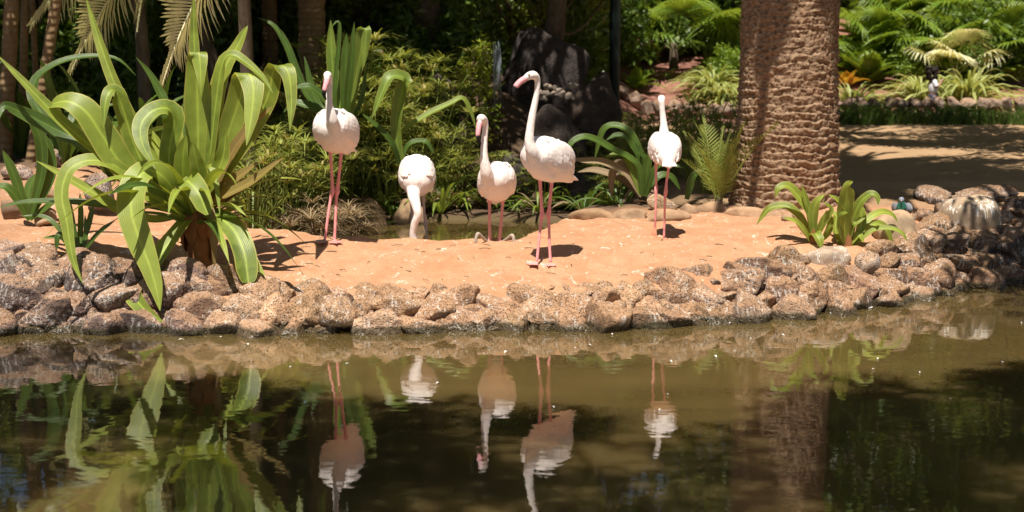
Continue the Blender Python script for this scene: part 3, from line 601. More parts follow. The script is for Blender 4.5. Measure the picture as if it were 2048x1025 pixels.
# ------------------------------------------------------------------ prototype plants
def strap_plant(seed, mat, nl=16, L=.7, W=.055, dry=0, lean=(.15, .95), droop=(.5, 1.2)):
    r = random.Random(seed); parts = []
    for i in range(nl):
        az = i*2.4 + r.uniform(-.3, .3); le = r.uniform(*lean); P = arch(r, L*r.uniform(.7, 1.15), le, r.uniform(*droop), az, 12); b = MB()
        ribbon(b, P, W*r.uniform(.8, 1.2), (-math.cos(az)*.5, -math.sin(az)*.5, 1), 'n', .2, 3, .03, 0, STRAP, r.uniform(-.5, .5)); parts.append(('leaf', b.mesh('leaf', M['dry'] if r.random() < dry else M[mat])))
    return parts
def tuft(seed, mat, nl=90, L=.5, W=.025, lean=(.1, 1.3), droop=(.5, 1.3), name='foliage', cols=1):
    r = random.Random(seed); b = MB()
    for i in range(nl):
        az = r.uniform(0, 6.28); P = arch(r, L*r.uniform(.6, 1.15), r.uniform(*lean), r.uniform(*droop), az, 7)
        ribbon(b, P, W*r.uniform(.7, 1.2), (-math.cos(az)*.4, -math.sin(az)*.4, 1), 'n', .2, cols if cols > 1 else 2, 0, 0, STRAP, r.uniform(-.6, .6))
    return [(name, b.mesh(name, M[mat]))]
def umbel(b, r, top, T, Lr, nl, mat, fl):
    for i in range(nl):
        az = i*6.283/nl + r.uniform(-.15, .15); P = arch(r, Lr*r.uniform(.75, 1.15), r.uniform(.8, 1.35), r.uniform(.3, 1.0), az, 5, 0, .004) + top
        ribbon(b, P, .0115, (0, 0, 1), 'n', .1, 1, 0, mat, ([0, .3, 1], [.7, 1, .1]))
    for i in range(fl):
        az = r.uniform(0, 6.28); P = arch(r, r.uniform(.03, .09), r.uniform(.2, 1.3), .2, az, 3) + top; ribbon(b, P, .014, (0, 0, 1), 'n', .1, 1, 0, 1, ([0, .6, 1], [.3, 1, .8]))
def sedge(seed, h=.8, n=30, spread=.3, dry=False):
    r = random.Random(seed); st = MB(); le = MB(); ms = [M['dry'], M['dry']] if dry else [M['sedge'], M['sedge_flower']]
    for i in range(n):
        az = r.uniform(0, 6.28); rr = spread*math.sqrt(r.random())*.5; hh = h*r.uniform(.55, 1.1); ln = r.uniform(.05, .5); b0 = np.array([math.cos(az)*rr, math.sin(az)*rr, -.05])
        P = catmull([b0, b0 + [math.cos(az)*hh*ln*.3, math.sin(az)*hh*ln*.3, hh*.6], b0 + [math.cos(az)*hh*ln*.8, math.sin(az)*hh*ln*.8, hh*(1.0 - ln*.25 - (.25 if dry else 0))]], 6)
        tube(st, P, .0045, 4); umbel(le, r, P[-1], None, .19 if not dry else .22, r.randint(14, 20), 0, 14 if r.random() < .55 else 0)
    for i in range(n):                                           # young grassy shoots and fallen leaves that close the clump
        az = r.uniform(0, 6.28); P = arch(r, h*r.uniform(.4, .8), r.uniform(.1, .7), r.uniform(.3, 1.), az, 6, 0, r.random()*spread*.5); ribbon(le, P, .014, (-math.cos(az), -math.sin(az), 1), 'n', .1, 1)
    return [('stems', st.mesh('stems', M['dry'] if dry else M['sedge'])), ('foliage', le.mesh('foliage', ms))]
def frond(seed, L=2.5, n=60, wl=.42, wd=.03, droop=.5, mats=None, vee=.5, name='frond', curl=.4):
    """pinnate frond along +x, rising then drooping"""
    r = random.Random(seed); b = MB(); t = np.linspace(0, 1, 24); P = np.stack([L*(t - .12*droop*t**3), .04*L*np.sin(t*2 + seed), L*(.28*t - droop*.75*t**2.3)], 1)
    tube(b, P, np.interp(t, [0, 1], [.022*L/2.5, .003]), 5)
    for i in range(n):
        u = .12 + .87*i/(n-1); p = np.array([np.interp(u, t, P[:, k]) for k in range(3)]); T = nrm(np.array([np.interp(min(u+.03, 1), t, P[:, k]) - np.interp(u-.03, t, P[:, k]) for k in range(3)]))
        ll = wl*(math.sin(min(1, u*1.15 + .12)*math.pi)**.6*.85 + .18)*r.uniform(.9, 1.08)
        for sgn in (-1, 1):
            side = np.array([0, sgn, 0.]); up = np.cross(T, np.array([0, 1., 0])); up = up if up[2] > 0 else -up
            d = nrm(side*math.cos(.75*u + .25) + T*math.sin(.75*u + .25) + up*vee*r.uniform(.6, 1.1))
            Q = np.array([p, p + d*ll*.5, p + d*ll - np.array([0, 0, curl*ll*r.uniform(.3, .8)])]); ribbon(b, catmull(Q, 5), wd, up, 'n', .15, 1, 0, 0, ([0, .25, .7, 1], [.4, 1, .8, .05]))
    return b.mesh(name, M[mats or 'frond'])
def fan(seed, mat, rad=.45, n=34, stem=.6, name='frond'):
    r = random.Random(seed); b = MB(); P = arch(r, stem, .5, .3, 0, 8); tube(b, P, .009, 5); c = P[-1]; T = nrm(P[-1]-P[-2]); S = np.array([0, 1., 0]); 
    for i in range(n):
        a = (i/(n-1) - .5)*4.6; d = T*math.cos(a) + S*math.sin(a); L = rad*r.uniform(.88, 1.05); Q = [c, c + d*L*.55 + [0, 0, .03], c + d*L - np.array([0, 0, L*.22*r.uniform(.5, 1.4)])]
        ribbon(b, catmull(Q, 6), rad*.085, np.cross(d, np.cross([0, 0, 1.], d)) + .01, 'n', .35, 2, 0, 0, ([0, .5, 1], [.25, 1, .05]))
    return b.mesh(name, M[mat])
def fan_palm(seed, mat, n=11, rad=.42, stem=.6):
    f = [fan(seed + k, mat, rad, 30, stem) for k in range(3)]; return f, n
def put_fan_palm(protos, label, loc, group=None, sc=1., seed=0, mats=None):
    fs, n = protos; r = random.Random(seed); t = thing('fan_palm', label, 'palm', loc, group, None, sc)
    b = MB(); tube(b, [(0, 0, -.1), (0, 0, .1), (0, 0, .3)], [.06, .055, .04], 8); obj('trunk', b.mesh('trunk', M['bark']), t)
    for i in range(n): obj('frond', fs[i % 3], t, (0, 0, .22), (r.uniform(-.2, .2), r.uniform(-.35, .55), i*2.4 + r.uniform(-.3, .3)), r.uniform(.8, 1.1))
    return t
def leaves_cloud(b, r, C, rad, n, ls, flat=.6, mat=0):
    C = np.asarray(C, float); D = r.normal(size=(n, 3)); D = nrm(D)*(r.random((n, 1))**.45)*np.asarray(rad); P = C + D
    N = nrm(r.normal(size=(n, 3)) + np.array([0, 0, flat]) + nrm(D)*.5); A = nrm(np.cross(N, r.normal(size=(n, 3)))); B = np.cross(N, A); s = ls*r.uniform(.6, 1.25, (n, 1))
    V = np.stack([P - A*s, P + B*s*.38 - N*s*.06, P + A*s, P - B*s*.38 - N*s*.06], 1).reshape(-1, 3)
    b.add(V, [(4*i, 4*i+1, 4*i+2, 4*i+3) for i in range(n)], np.tile([(.5, 0), (1, .5), (.5, 1), (0, .5)], (n, 1)), mat)
def bush(seed, mat, rad=(.6, .5, .5), nc=16, nl=90, ls=.05):
    r = np.random.default_rng(seed); b = MB(); st = MB()
    for k in range(nc):
        d = nrm(r.normal(size=3)); d[2] = abs(d[2]); c = d*np.array(rad)*r.uniform(.35, 1) ; c[2] = c[2]*.9 + rad[2]*.25
        leaves_cloud(b, r, c, np.array(rad)*.33, nl, ls); tube(st, catmull([(0, 0, -.05), c*np.array([.4, .4, .55]), c], 5), [.012, .01, .008, .006, .004], 4)
    return [('stems', st.mesh('stems', M['bark'])), ('foliage', b.mesh('foliage', M[mat]))]
def fern(seed, mat, n=12, L=.7, wl=.15, wd=.035):
    fs = [frond(seed + k, L, 22, wl, wd, .55, mat, .15, 'frond', .2) for k in range(2)]; return fs, n
def put_fern(protos, label, loc, group=None, sc=1., seed=0, name='fern', cat='fern'):
    fs, n = protos; r = random.Random(seed); t = thing(name, label, cat, loc, group, None, sc)
    for i in range(n): obj('frond', fs[i % 2], t, (0, 0, 0), (r.uniform(-.2, .2), r.uniform(-1.1, -.2), i*2.4 + r.uniform(-.3, .3)), r.uniform(.75, 1.1))
    return t
def G(px, Y): x = xat(px, Y); return (x, Y, float(gz(x, Y)))

LM = [(-60, 'left of the ringed stems'), (60, 'behind the ringed stems'), (250, 'behind the left half of the huge lily'), (440, 'behind the right half of the huge lily'), (560, 'beyond the huge lily tips'), (670, 'behind the flamingo facing the pond'), (760, 'between upright and bowed flamingos'), (835, 'behind the bowed flamingo'), (910, 'beyond the gap before the kneeling flamingo'), (985, 'behind the kneeling flamingo'), (1090, 'behind the tallest flamingo'), (1190, 'behind the arching lily'), (1230, 'beside the green post'), (1280, 'just past the green post'), (1328, 'behind the flamingo facing away'), (1430, 'behind the young date palm'), (1575, 'behind the palm trunk'), (1702, 'by the spider plant next to the palm trunk'), (1780, 'by the croton side of the child'), (1862, 'above the child'), (1932, 'above the largest spider plant'), (2020, 'beyond the largest spider plant'), (2120, 'at the far end of the stone wall')]
LM = [(a, b.replace('left of the ringed stems', 'out past the ringed stems').replace('left half', 'stem side').replace('right half', 'tip side')) for a, b in LM]
def near(px): return min(LM, key=lambda q: abs(q[0] - px))[1]
# ------------------------------------------------------------------ back pond planting
SP = {'a': strap_plant(21, 'bright_strap', 18, .55, .035, .25), 'b': strap_plant(22, 'strap', 16, .5, .035, .3), 'c': strap_plant(23, 'strap', 14, .95, .075, 0, (.1, .7), (.3, .9))}
SED = [sedge(1, .85, 30), sedge(2, 1.0, 34), sedge(3, .7, 26)]; DRY = [sedge(11, .5, 16, .3, True), sedge(12, .6, 14, .3, True)]
for i, (px, Y, s, k) in enumerate([(500, 12.4, 1.1, 0), (545, 13.2, 1.3, 1), (600, 14.0, 1.4, 0), (640, 15.3, 1.35, 1), (700, 15.4, 1.3, 0), (745, 15.6, 1.35, 1), (795, 15.4, 1.25, 0), (840, 15.7, 1.3, 1), (720, 16.4, 1.6, 1), (800, 16.6, 1.5, 0), (660, 16.4, 1.6, 1), (880, 15.4, .9, 2), (600, 14.6, 1.4, 1), (560, 14, 1.4, 0), (860, 16.6, 1.3, 1), (770, 15.2, .9, 2), (905, 16.0, 1.0, 2)]):
    place(SED[k], 'umbrella_sedge', ('tall' if s > 1.2 else 'short') + ' green umbrella sedge with tan flower heads ' + near(px), 'sedge', G(px, Y), 'sedges around the back pond', i*1.3, s)
for i, (px, Y, s, k) in enumerate([(592, 12.3, 1.0, 0), (622, 12.5, 1.15, 1), (648, 12.8, 1.1, 0), (690, 13.3, .9, 1), (572, 12.0, .8, 0), (830, 15.1, .7, 1), (610, 12.1, .7, 0), (705, 14.6, .8, 0)]):
    place(DRY[k], 'dry_sedge', 'withered brown umbrella sedge at the water of the back pond', 'sedge', (xat(px, Y), Y, max(-.03, G(px, Y)[2])), 'dry sedges at the back pond', i*1.7, s)
r = random.Random(77)
for i in range(16):
    px = 640 + i*36 + r.uniform(-10, 10); Y = r.uniform(15.0, 15.5); k = r.choice(['a', 'b', 'b'])
    place(SP[k], 'strap_leaved_clump', ('yellow green' if k == 'a' else 'half dry') + ' strap leaved clump on far shore ' + near(px), 'plant', (xat(px, Y), Y, max(0, float(gz(xat(px, Y), Y)))), 'strap leaved clumps on the far shore', r.uniform(0, 6), r.uniform(.55, .9))
for i, (px, Y, s) in enumerate([(1090, 15.4, .6), (1130, 15.5, .65), (1220, 15.0, .7), (1260, 15.4, .75), (1300, 15.8, .75), (1345, 15.6, .8), (1390, 15.2, .75), (985, 15.4, .6), (1215, 16.2, .75), (1280, 16.6, .7), (1420, 14.6, .8), (1050, 15.5, .5), (1350, 16.6, .75), (1410, 16.2, .8), (1320, 17.3, .7), (1385, 17.6, .75), (1450, 16.8, .8), (1255, 17.4, .7)]):
    place(SED[i % 3], 'umbrella_sedge', 'shaded dark green umbrella sedge ' + near(px), 'sedge', G(px, Y), 'sedges in the shade', i*1.1, s)
place(SP['a'], 'strap_leaved_clump', 'yellow green strap leaved clump beside the feeding flamingo', 'plant', G(880, 15.15), None, .4, 1.15)
place(SP['a'], 'strap_leaved_clump', 'yellow green strap leaved clump on the far shore above the kneeling flamingo', 'plant', G(915, 15.4), None, 2.0, .9)
place(SP['b'], 'strap_leaved_clump', 'strap leaved clump with dry tips beside the back pond corner boulder', 'plant', (xat(1170, 14.6), 14.6, .12), None, 1., 1.05)
place(SP['b'], 'strap_leaved_clump', 'strap leaved clump growing behind the flat tan stones', 'plant', (xat(1240, 13.2), 13.2, .3), None, 2.4, .9)
place(SP['c'], 'dark_lily', 'dark green lily in the shade below the pale fan of fronds', 'plant', G(215, 12.4), None, .5, 1.1)
place(SP['c'], 'dark_lily', 'dark green lily in the shade beside the leaning ringed stem', 'plant', G(130, 12.8), None, 1.5, 1.05)
place(SP['c'], 'dark_lily', 'dark green lily in the shade behind the middle of the huge lily', 'plant', G(305, 13.2), None, 2.5, 1.15)
place(SP['c'], 'dark_lily', 'dark green lily in the shade behind the ringed stems', 'plant', G(40, 13.4), None, 3.5, 1.2)
# young date palm by the trunk
t = thing('young_date_palm', 'spiky young date palm beside the big palm trunk', 'palm', G(1440, 12.75)); yf = [frond(70+k, .85, 26, .17, .012, .25, 'sedge', .5, 'frond', .1) for k in range(2)]
b = MB(); tube(b, [(0, 0, -.05), (0, 0, .06), (0, 0, .14)], [.03, .035, .015], 8); obj('trunk', b.mesh('trunk', M['bark']), t)
for i in range(13): obj('frond', yf[i % 2], t, (0, 0, .05), (random.uniform(-.3, .3), random.uniform(-1.25, -.55), i*2.4), random.uniform(.7, 1.05))

# ------------------------------------------------------------------ palms
def big_palm():
    Y = 12.95; bx = xat(1573, Y); z0 = float(gz(bx, Y, False)); base = np.array([bx, Y, z0 - .05])
    t = thing('palm_tree', 'massive date palm with rough ringed trunk beside the sandy path', 'palm', base)
    nth = 420; zs = np.concatenate([np.arange(0, 2.35, .0062), np.linspace(2.35, 6.1, 200)[1:]]); th = np.linspace(0, 2*math.pi, nth, endpoint=False)
    TH, Z = np.meshgrid(th, zs); rad = np.interp(Z, [0, .12, .3, .9, 2.0, 5, 6.6], [.475, .455, .435, .41, .395, .385, .36])
    C = np.stack([np.cos(TH)*4.2, np.sin(TH)*4.2, Z*9], -1).reshape(-1, 3)
    wob = .026*fbm(np.stack([np.cos(TH)*2.2, np.sin(TH)*2.2, Z*1.5], -1).reshape(-1, 3), 3, 2).reshape(Z.shape) + .018*vnoise(C*1.3, 8).reshape(Z.shape)
    rs = .066; q = (Z + wob)/rs; k = np.floor(q); f = q - k
    ncol = 17; cph = TH*ncol/(2*math.pi) + .5*(k % 2) + .35*vnoise(np.stack([np.cos(TH)*5, np.sin(TH)*5, k*3.3], -1).reshape(-1, 3), 4).reshape(Z.shape); g = cph - np.floor(cph)
    sc = np.sin(np.pi*np.clip(g, 0, 1))**.5
    ledge = (f**.7)*np.clip((1 - f)/.14, 0, 1)
    n1 = fbm(C*np.array([1, 1, 1.6]), 4, 6).reshape(Z.shape); n2 = fbm(C*np.array([4.5, 4.5, 3]), 3, 7).reshape(Z.shape)
    amp = .55 + .75*sstep(1.5, .25, Z) + .4*n1; disp = .025*ledge*np.clip(amp, .15, 1.4)*(.5 + .5*sc) + .007*n1 + .010*n2 - .020*(np.clip(n1 - .55, 0, 1))
    rr = rad + disp; V = np.stack([rr*np.cos(TH), rr*np.sin(TH), Z], -1).reshape(-1, 3); n = len(zs)
    i = np.arange(n-1)[:, None]*nth; j = np.arange(nth)[None, :]; j2 = (j+1) % nth
    F = np.stack([i+j, i+j2, i+nth+j2, i+nth+j], -1).reshape(-1, 4)
    b = MB(); b.add(V, F.tolist()); obj('trunk', b.mesh('trunk', M['palm_bark']), t)
    fr = [frond(90+k, 3.4, 90, .5, .034, .8 + .2*k, 'frond', .5) for k in range(3)]
    for i in range(54):
        el = -1.25 + 1.6*(i/53)**.8; obj('frond', fr[i % 3], t, (0, 0, 6.1), (random.uniform(-.25, .25), el, i*2.39996), random.uniform(.85, 1.1))
big_palm()
# hanging pale fronds at the left
FR_P = frond(201, 1.15, 46, .40, .017, .12, 'pale_frond', .2, 'frond', .3)
def hang(label, tip_px, root_px, Y, me, roll=0., L=1.15, name='palm_frond', dy=.15):
    a = atY(*root_px, Y + dy); c = atY(*tip_px, Y); d = Vector(c - a); q = d.to_track_quat('X', 'Z'); o = obj(name, me, None, a); o.rotation_mode = 'QUATERNION'
    from mathutils import Quaternion
    o.rotation_quaternion = q @ Quaternion((1, 0, 0), roll); s = d.length/L; o.scale = (s, s, s); return o
def hanging_palm():
    Y = 11.6; bx = xat(500, 13.6); base = np.array([bx, 13.6, float(gz(bx, 13.6))])
    t = thing('slender_palm', 'slender palm with a pale sunlit frond hanging beside the huge lily', 'palm', base)
    b = MB(); tp = base + [.05, -.5, 2.9]; tube(b, catmull([base - [0, 0, .1], base + [.02, -.15, 1.4], tp], 14), np.linspace(.075, .05, 14), 10); obj('trunk', b.mesh('trunk', M['bark'], base), t)
    for (root, tip, Yr, me, roll) in (((475, -150), (404, 185), Y, FR_P, math.pi/2),):
        a = atY(*root, Y + .9); c = atY(*tip, Y); o = hang('', tip, root, Y, me, roll, 1.15, 'frond', .9); o.location = Vector(a - base); o.parent = t
        k = MB(); tube(k, catmull([tp, (tp + a)/2 + [0, 0, .25], a], 10), .014, 6); obj('frond_stalk', k.mesh('frond_stalk', M['pale_frond'], base), t)
    f2 = frond(210, 1.5, 50, .35, .025, .8, 'frond', .4)
    for i in range(12): obj('frond', f2, t, tp - base, (random.uniform(-.3, .3), random.uniform(-1.0, .0), .25 + 2.6*i/11), random.uniform(.8, 1.1))
hanging_palm()
def left_palm():
    bx = xat(290, 14.2); base = np.array([bx, 14.2, float(gz(bx, 14.2))]); t = thing('slender_palm', 'slender palm with a silvery sunlit frond above the dark lilies', 'palm', base)
    tp = base + [0, -.4, 2.7]; b = MB(); tube(b, catmull([base - [0, 0, .1], base + [.03, -.1, 1.3], tp], 12), np.linspace(.07, .05, 12), 10); obj('trunk', b.mesh('trunk', M['bark'], base), t)
    for root, tip in (((310, -130), (212, 165)), ((250, -150), (120, 70)), ((330, -140), (335, 80))):
        Y = 12.8; a = atY(*root, Y + .9); o = hang('', tip, root, Y, FR_P, 1.4, 1.15, 'frond', .9); o.location = Vector(a - base); o.parent = t
        k = MB(); tube(k, catmull([tp, (tp + a)/2 + [0, 0, .2], a], 8), .013, 6); obj('frond_stalk', k.mesh('frond_stalk', M['pale_frond'], base), t)
    f2 = frond(211, 1.6, 50, .35, .025, .8, 'frond', .4)
    for i in range(12): obj('frond', f2, t, tp - base, (random.uniform(-.3, .3), random.uniform(-1.0, .0), .25 + 2.6*i/11), random.uniform(.8, 1.1))
left_palm()
STEMF = frond(220, 1.6, 46, .4, .03, .9, 'frond', .4)
for i, (pb, pt, wd, Y, lab) in enumerate([((8, 330), (18, -40), 30, 13.2, 'thick brown ringed palm stem at the edge of the thicket'), ((40, 300), (44, -40), 16, 13.6, 'thin dark ringed palm stem beside the thick brown one'), ((58, 300), (112, -40), 22, 12.9, 'leaning pale ringed palm stem behind the huge lily'), ((78, 330), (62, 60), 12, 13.8, 'crooked thin ringed stem crossing behind the leaning one')]):
    a = atY(*pb, Y); a[2] = float(gz(a[0], a[1])) - .05; c = atY(*pt, Y); d = c - a; e = a + d*(3.4/max(d[2], .5)); b = MB(); t = thing('slim_palm', lab, 'palm', a)
    P = catmull([a, a*.5 + e*.5 + [.03, 0, 0], e], 40); tube(b, P, wd*Y/FPX/2*(1 + .06*(np.arange(40) % 3 == 0)), 12); obj('trunk', b.mesh('trunk', M['stem_bark'], a), t)
    for k in range(9): obj('frond', STEMF, t, e - a, (random.uniform(-.3, .3), random.uniform(-1.2, .1), k*2.4 + i), random.uniform(.8, 1.1))

# ------------------------------------------------------------------ trees of the thicket
def crown(seed, rad=(3, 3, 2.2), nc=46, nl=260, ls=.10, mat='tree'):
    r = np.random.default_rng(seed); b = MB(); cs = []
    for k in range(nc):
        d = nrm(r.normal(size=3)); c = d*np.array(rad)*r.uniform(.3, 1.0)**.6; cs.append(c); leaves_cloud(b, r, c, np.array([.75, .75, .5])*r.uniform(.7, 1.2), nl, ls*r.uniform(.8, 1.2))
    return b.mesh('crown', M[mat]), cs, rad
CR = [crown(300 + k, mat='tree' if k < 3 else 'bush') for k in range(4)] + [crown(310, (3, 3, 1.6), 36, 240, .14, 'bush')]
def tree(label, x, y, h, tr, ck=0, sc=1., group='trees of the thicket', lean=(0, 0), low=None):
    z = float(gz(x, y)) - .1; t = thing('tree', label, 'tree', (x, y, z), group); me, cs, rad = CR[ck]; rz = random.uniform(0, 6.28); top = np.array([lean[0], lean[1], h]); b = MB()
    tube(b, catmull([(0, 0, -.1), (lean[0]*.3 + .08, lean[1]*.3, h*.4), top], 16), np.linspace(tr, tr*.35, 16)*(1 + .08*np.sin(np.arange(16)*1.9)), 12)
    c_, s_ = math.cos(rz), math.sin(rz)
    for c in cs[::4]:
        q = np.array([c[0]*c_ - c[1]*s_, c[0]*s_ + c[1]*c_, c[2]])*sc + top; st = top*.62 + np.array([0, 0, 0]); tube(b, catmull([st, st*.4 + q*.6 - [0, 0, .3], q], 7), np.linspace(tr*.4, .015, 7), 5)
    obj('trunk', b.mesh('trunk', M['bark']), t); o = obj('crown', me, t, top, (0, 0, rz), sc); return t
TR = [(-6.6, 16.5, 5.0, .16, 0, .9), (-3.4, 18.2, 5.3, .14, 1, .95), (-2.2, 20.5, 5.6, .16, 2, 1.0), (-1.1, 18.6, 5.8, .20, 0, .95), (-.8, 22, 6.0, .15, 1, .9), (-5.2, 21, 6, .2, 2, 1.1), (-8.6, 20, 6, .2, 0, 1.2),
      (-2.8, 25, 7.5, .2, 1, 1.3), (1.5, 28, 8.5, .2, 2, 1.4), (-7.5, 27, 8, .2, 0, 1.4), (-12, 25, 8, .2, 1, 1.5), (5.5, 34, 9.5, .25, 2, 1.6), (10.5, 32, 9, .25, 0, 1.6), (15, 28, 8, .25, 1, 1.6), (0, 36, 11, .25, 0, 1.8), (-8, 37, 11, .25, 1, 1.8), (9, 41, 12, .25, 2, 2.0), (20, 36, 11, .25, 0, 2.0), (-18, 34, 10, .25, 2, 2.0), (3, 44, 13, .25, 1, 2.0)]
TR += [(-4.5, 23, 5, .15, 0, 1.1), (-1.8, 26, 5.5, .15, 1, 1.1), (-1.2, 23, 5, .15, 2, 1.0), (3.5, 32, 6.5, .2, 0, 1.4), (7.5, 31, 6, .2, 1, 1.3), (13, 24, 5.5, .2, 2, 1.3), (-10, 17, 5, .2, 0, 1.1), (17, 30, 7, .2, 1, 1.5), (-14, 22, 6, .2, 2, 1.3), (-5, 31, 7, .2, 0, 1.4), (11, 37, 8, .2, 1, 1.6), (-1, 30, 7, .2, 2, 1.3)]
for i, (x, y, h, tr, ck, sc) in enumerate(TR): tree(('slim' if tr < .17 else 'stout') + ' dark leafy tree ' + near(1024 + FPX*x/y), x, y, h, tr, ck, sc)
r = random.Random(8)
for i in range(34):
    x = -17 + i*1.06 + r.uniform(-.6, .6); y = r.uniform(27, 31) if x < 1 else r.uniform(31.5, 37); tree('low tree far back ' + near(1024 + FPX*x/y), x, y, r.uniform(2.0, 3.2), .1, i % 4, r.uniform(.85, 1.15), 'low trees at the back')
for i in range(9):
    x = -9 + i*1.15; y = r.uniform(20, 24); tree('low thicket tree ' + near(1024 + FPX*x/y), x, y, r.uniform(2.2, 2.8), .09, i % 3, r.uniform(.5, .65), 'low trees in the thicket')
for lab, x, y, h, tr, ck, sc, ln in [('leafy tree with dark trunk leaning over the thicket behind the huge lily', -3.0, 16.8, 4.3, .12, 0, .9, (-1.6, -2.0)), ('leafy tree spreading over the dark lava outcrop', .4, 18.2, 4.5, .14, 1, .85, (.3, -2.0)),
        ('dark leafy tree at the edge of the thicket behind the ringed stems', -6.2, 14.6, 4.2, .12, 2, .9, (.2, -.9)), ('dark leafy tree added behind the palm trunk to shade the path', 4.4, 21.5, 4.9, .14, 3, 1.0, (-.2, -2.0)),
        ('unseen leafy tree added to shade the sandy path beside the pond', 8.0, 14.8, 4.8, .16, 0, .8, (-2.0, -.8)), ('unseen leafy tree added to shade the middle of the sandy path', 9.2, 18.4, 5.2, .16, 1, .85, (-2.2, -1.0)), ('unseen leafy tree added to shade the path near the grass verge', 11.4, 22.0, 5.4, .16, 2, 1.0, (-.8, -1.0))]:  # path trees stand out of view, added to dapple the path with shade
    tree(lab, x, y, h, tr, ck, sc, None, ln)
tree('unseen leafy tree added to shade the rocks at the end of the bank', 6.75, 10.3, 4.5, .16, 3, .85, None, (-1.25, -1.1))  # out of view, added so its crown shades the end of the bank
tree('unseen leafy tree added to shade the near water towards the huge lily', -3.4, 0.3, 5.4, .2, 4, .85, 'unseen shade trees added on the near shore', (.2, 3.2))  # this and the next two: unseen crowns added to darken the near water
tree('unseen leafy tree added to shade the near water towards the palm trunk', 3.5, 0.3, 5.4, .2, 4, .85, 'unseen shade trees added on the near shore', (-.3, 3.4))
tree('tall unseen tree added to shade the middle of the near water', 1.9, -1.6, 6.0, .2, 4, .72, 'unseen shade trees added on the near shore', (-1.8, 4.2))
def date_trunk(label, px, Y, wpx, h):
    x = xat(px, Y); z = float(gz(x, Y)) - .1; t = thing('palm_tree', label, 'palm', (x, Y, z)); b = MB(); P = np.stack([np.zeros(90), np.zeros(90), np.linspace(0, h, 90)], 1)
    tube(b, P, wpx*Y/FPX/2*(1 + .10*(np.arange(90) % 3 == 0) + .04*np.sin(np.arange(90)*1.7)), 20); obj('trunk', b.mesh('trunk', M['stem_bark']), t); fr = frond(230, 2.2, 60, .45, .03, .9, 'frond', .5)
    for i in range(26): obj('frond', fr, t, (0, 0, h), (random.uniform(-.25, .25), -1.2 + 1.6*i/25, i*2.4), random.uniform(.85, 1.1))
date_trunk('rough brown palm trunk in the shade behind the flamingo that faces the pond', 628, 16.8, 52, 4.2)
date_trunk('slim shaded palm trunk above the huge lily', 545, 18.5, 30, 4.4)
b = MB(); p = atY(1229, 168, 18.2); gz0 = float(gz(p[0], p[1], False)); tube(b, [(0, 0, -.2), (0, 0, 1), (0, 0, 2), (0, 0, 4.6)], .064, 20); tube(b, [(0, 0, -.05), (0, 0, .05)], .1, 16); tube(b, [(0, 0, 4.55), (0, 0, 4.62)], .085, 16)
po = obj('post', b.mesh('post', flat_mat('green_paint', (.006, .016, .013), .5)), None, (p[0], p[1], gz0)); tag(po, 'dark green round metal post behind the lava rocks', 'post')
# understory
BU = {'dark': bush(400, 'bush', (.75, .7, .75), 20, 110, .055), 'bright': bush(401, 'bright_bush', (.55, .5, .5), 16, 100, .045), 'tall': bush(402, 'bush', (.8, .8, 1.3), 30, 120, .07), 'low': bush(403, 'bright_bush', (.45, .45, .25), 12, 90, .04)}
r = random.Random(3)
for i in range(46):
    Y = r.uniform(17.5, 30); px = r.uniform(-250, 1180); k = 'tall' if r.random() < .6 else 'dark'
    if Y < 19.5 and 480 < px < 680: continue
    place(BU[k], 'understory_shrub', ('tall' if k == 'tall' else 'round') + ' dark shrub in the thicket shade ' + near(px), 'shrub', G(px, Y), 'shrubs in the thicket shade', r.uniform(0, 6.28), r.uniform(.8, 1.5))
FE = {'a': fern(500, 'fern'), 'b': fern(510, 'bright_bush', 12, .8, .2, .05)}
put_fern(FE['a'], 'feathery fern above the grey lichen rock', G(835, 17.6)[:2] + (1.0,), None, 1.15, 1); put_fern(FE['a'], 'small fern drooping over the rock edge beside the trailing ivy', G(905, 17.4)[:2] + (.75,), None, .8, 2)
for i, (px, Y, s) in enumerate([(260, 15.5, 1.3), (450, 16, 1.2), (350, 15, 1.2), (735, 18, 1.2), (600, 17.5, 1.)]): put_fern(FE['a'], 'shaded fern among the trunks behind the huge lily', G(px, Y), 'ferns among the trunks', s, 10+i)
r = random.Random(55)
for i in range(22):
    px = r.uniform(-80, 560); Y = r.uniform(13.4, 16.5); k = r.choice(['bright', 'low', 'dark', 'bright'])
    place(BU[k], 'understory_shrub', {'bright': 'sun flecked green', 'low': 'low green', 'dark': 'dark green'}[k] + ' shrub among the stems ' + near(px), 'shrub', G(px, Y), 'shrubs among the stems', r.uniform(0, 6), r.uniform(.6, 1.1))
for i in range(20):
    px = r.uniform(560, 1010); Y = r.uniform(17.0, 19.5); k = r.choice(['bright', 'tall', 'bright'])
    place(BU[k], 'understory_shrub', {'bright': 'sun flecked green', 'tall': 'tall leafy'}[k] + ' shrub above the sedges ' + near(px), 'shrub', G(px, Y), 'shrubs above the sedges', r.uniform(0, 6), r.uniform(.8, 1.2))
for i in range(12):
    px = r.uniform(-40, 700); Y = r.uniform(13.6, 17); put_fern(FE['b' if i % 2 else 'a'], ('bright' if i % 2 else 'dark') + ' arching fern among the stems ' + near(px), G(px, Y), 'ferns among the stems', r.uniform(.8, 1.2), 70 + i)
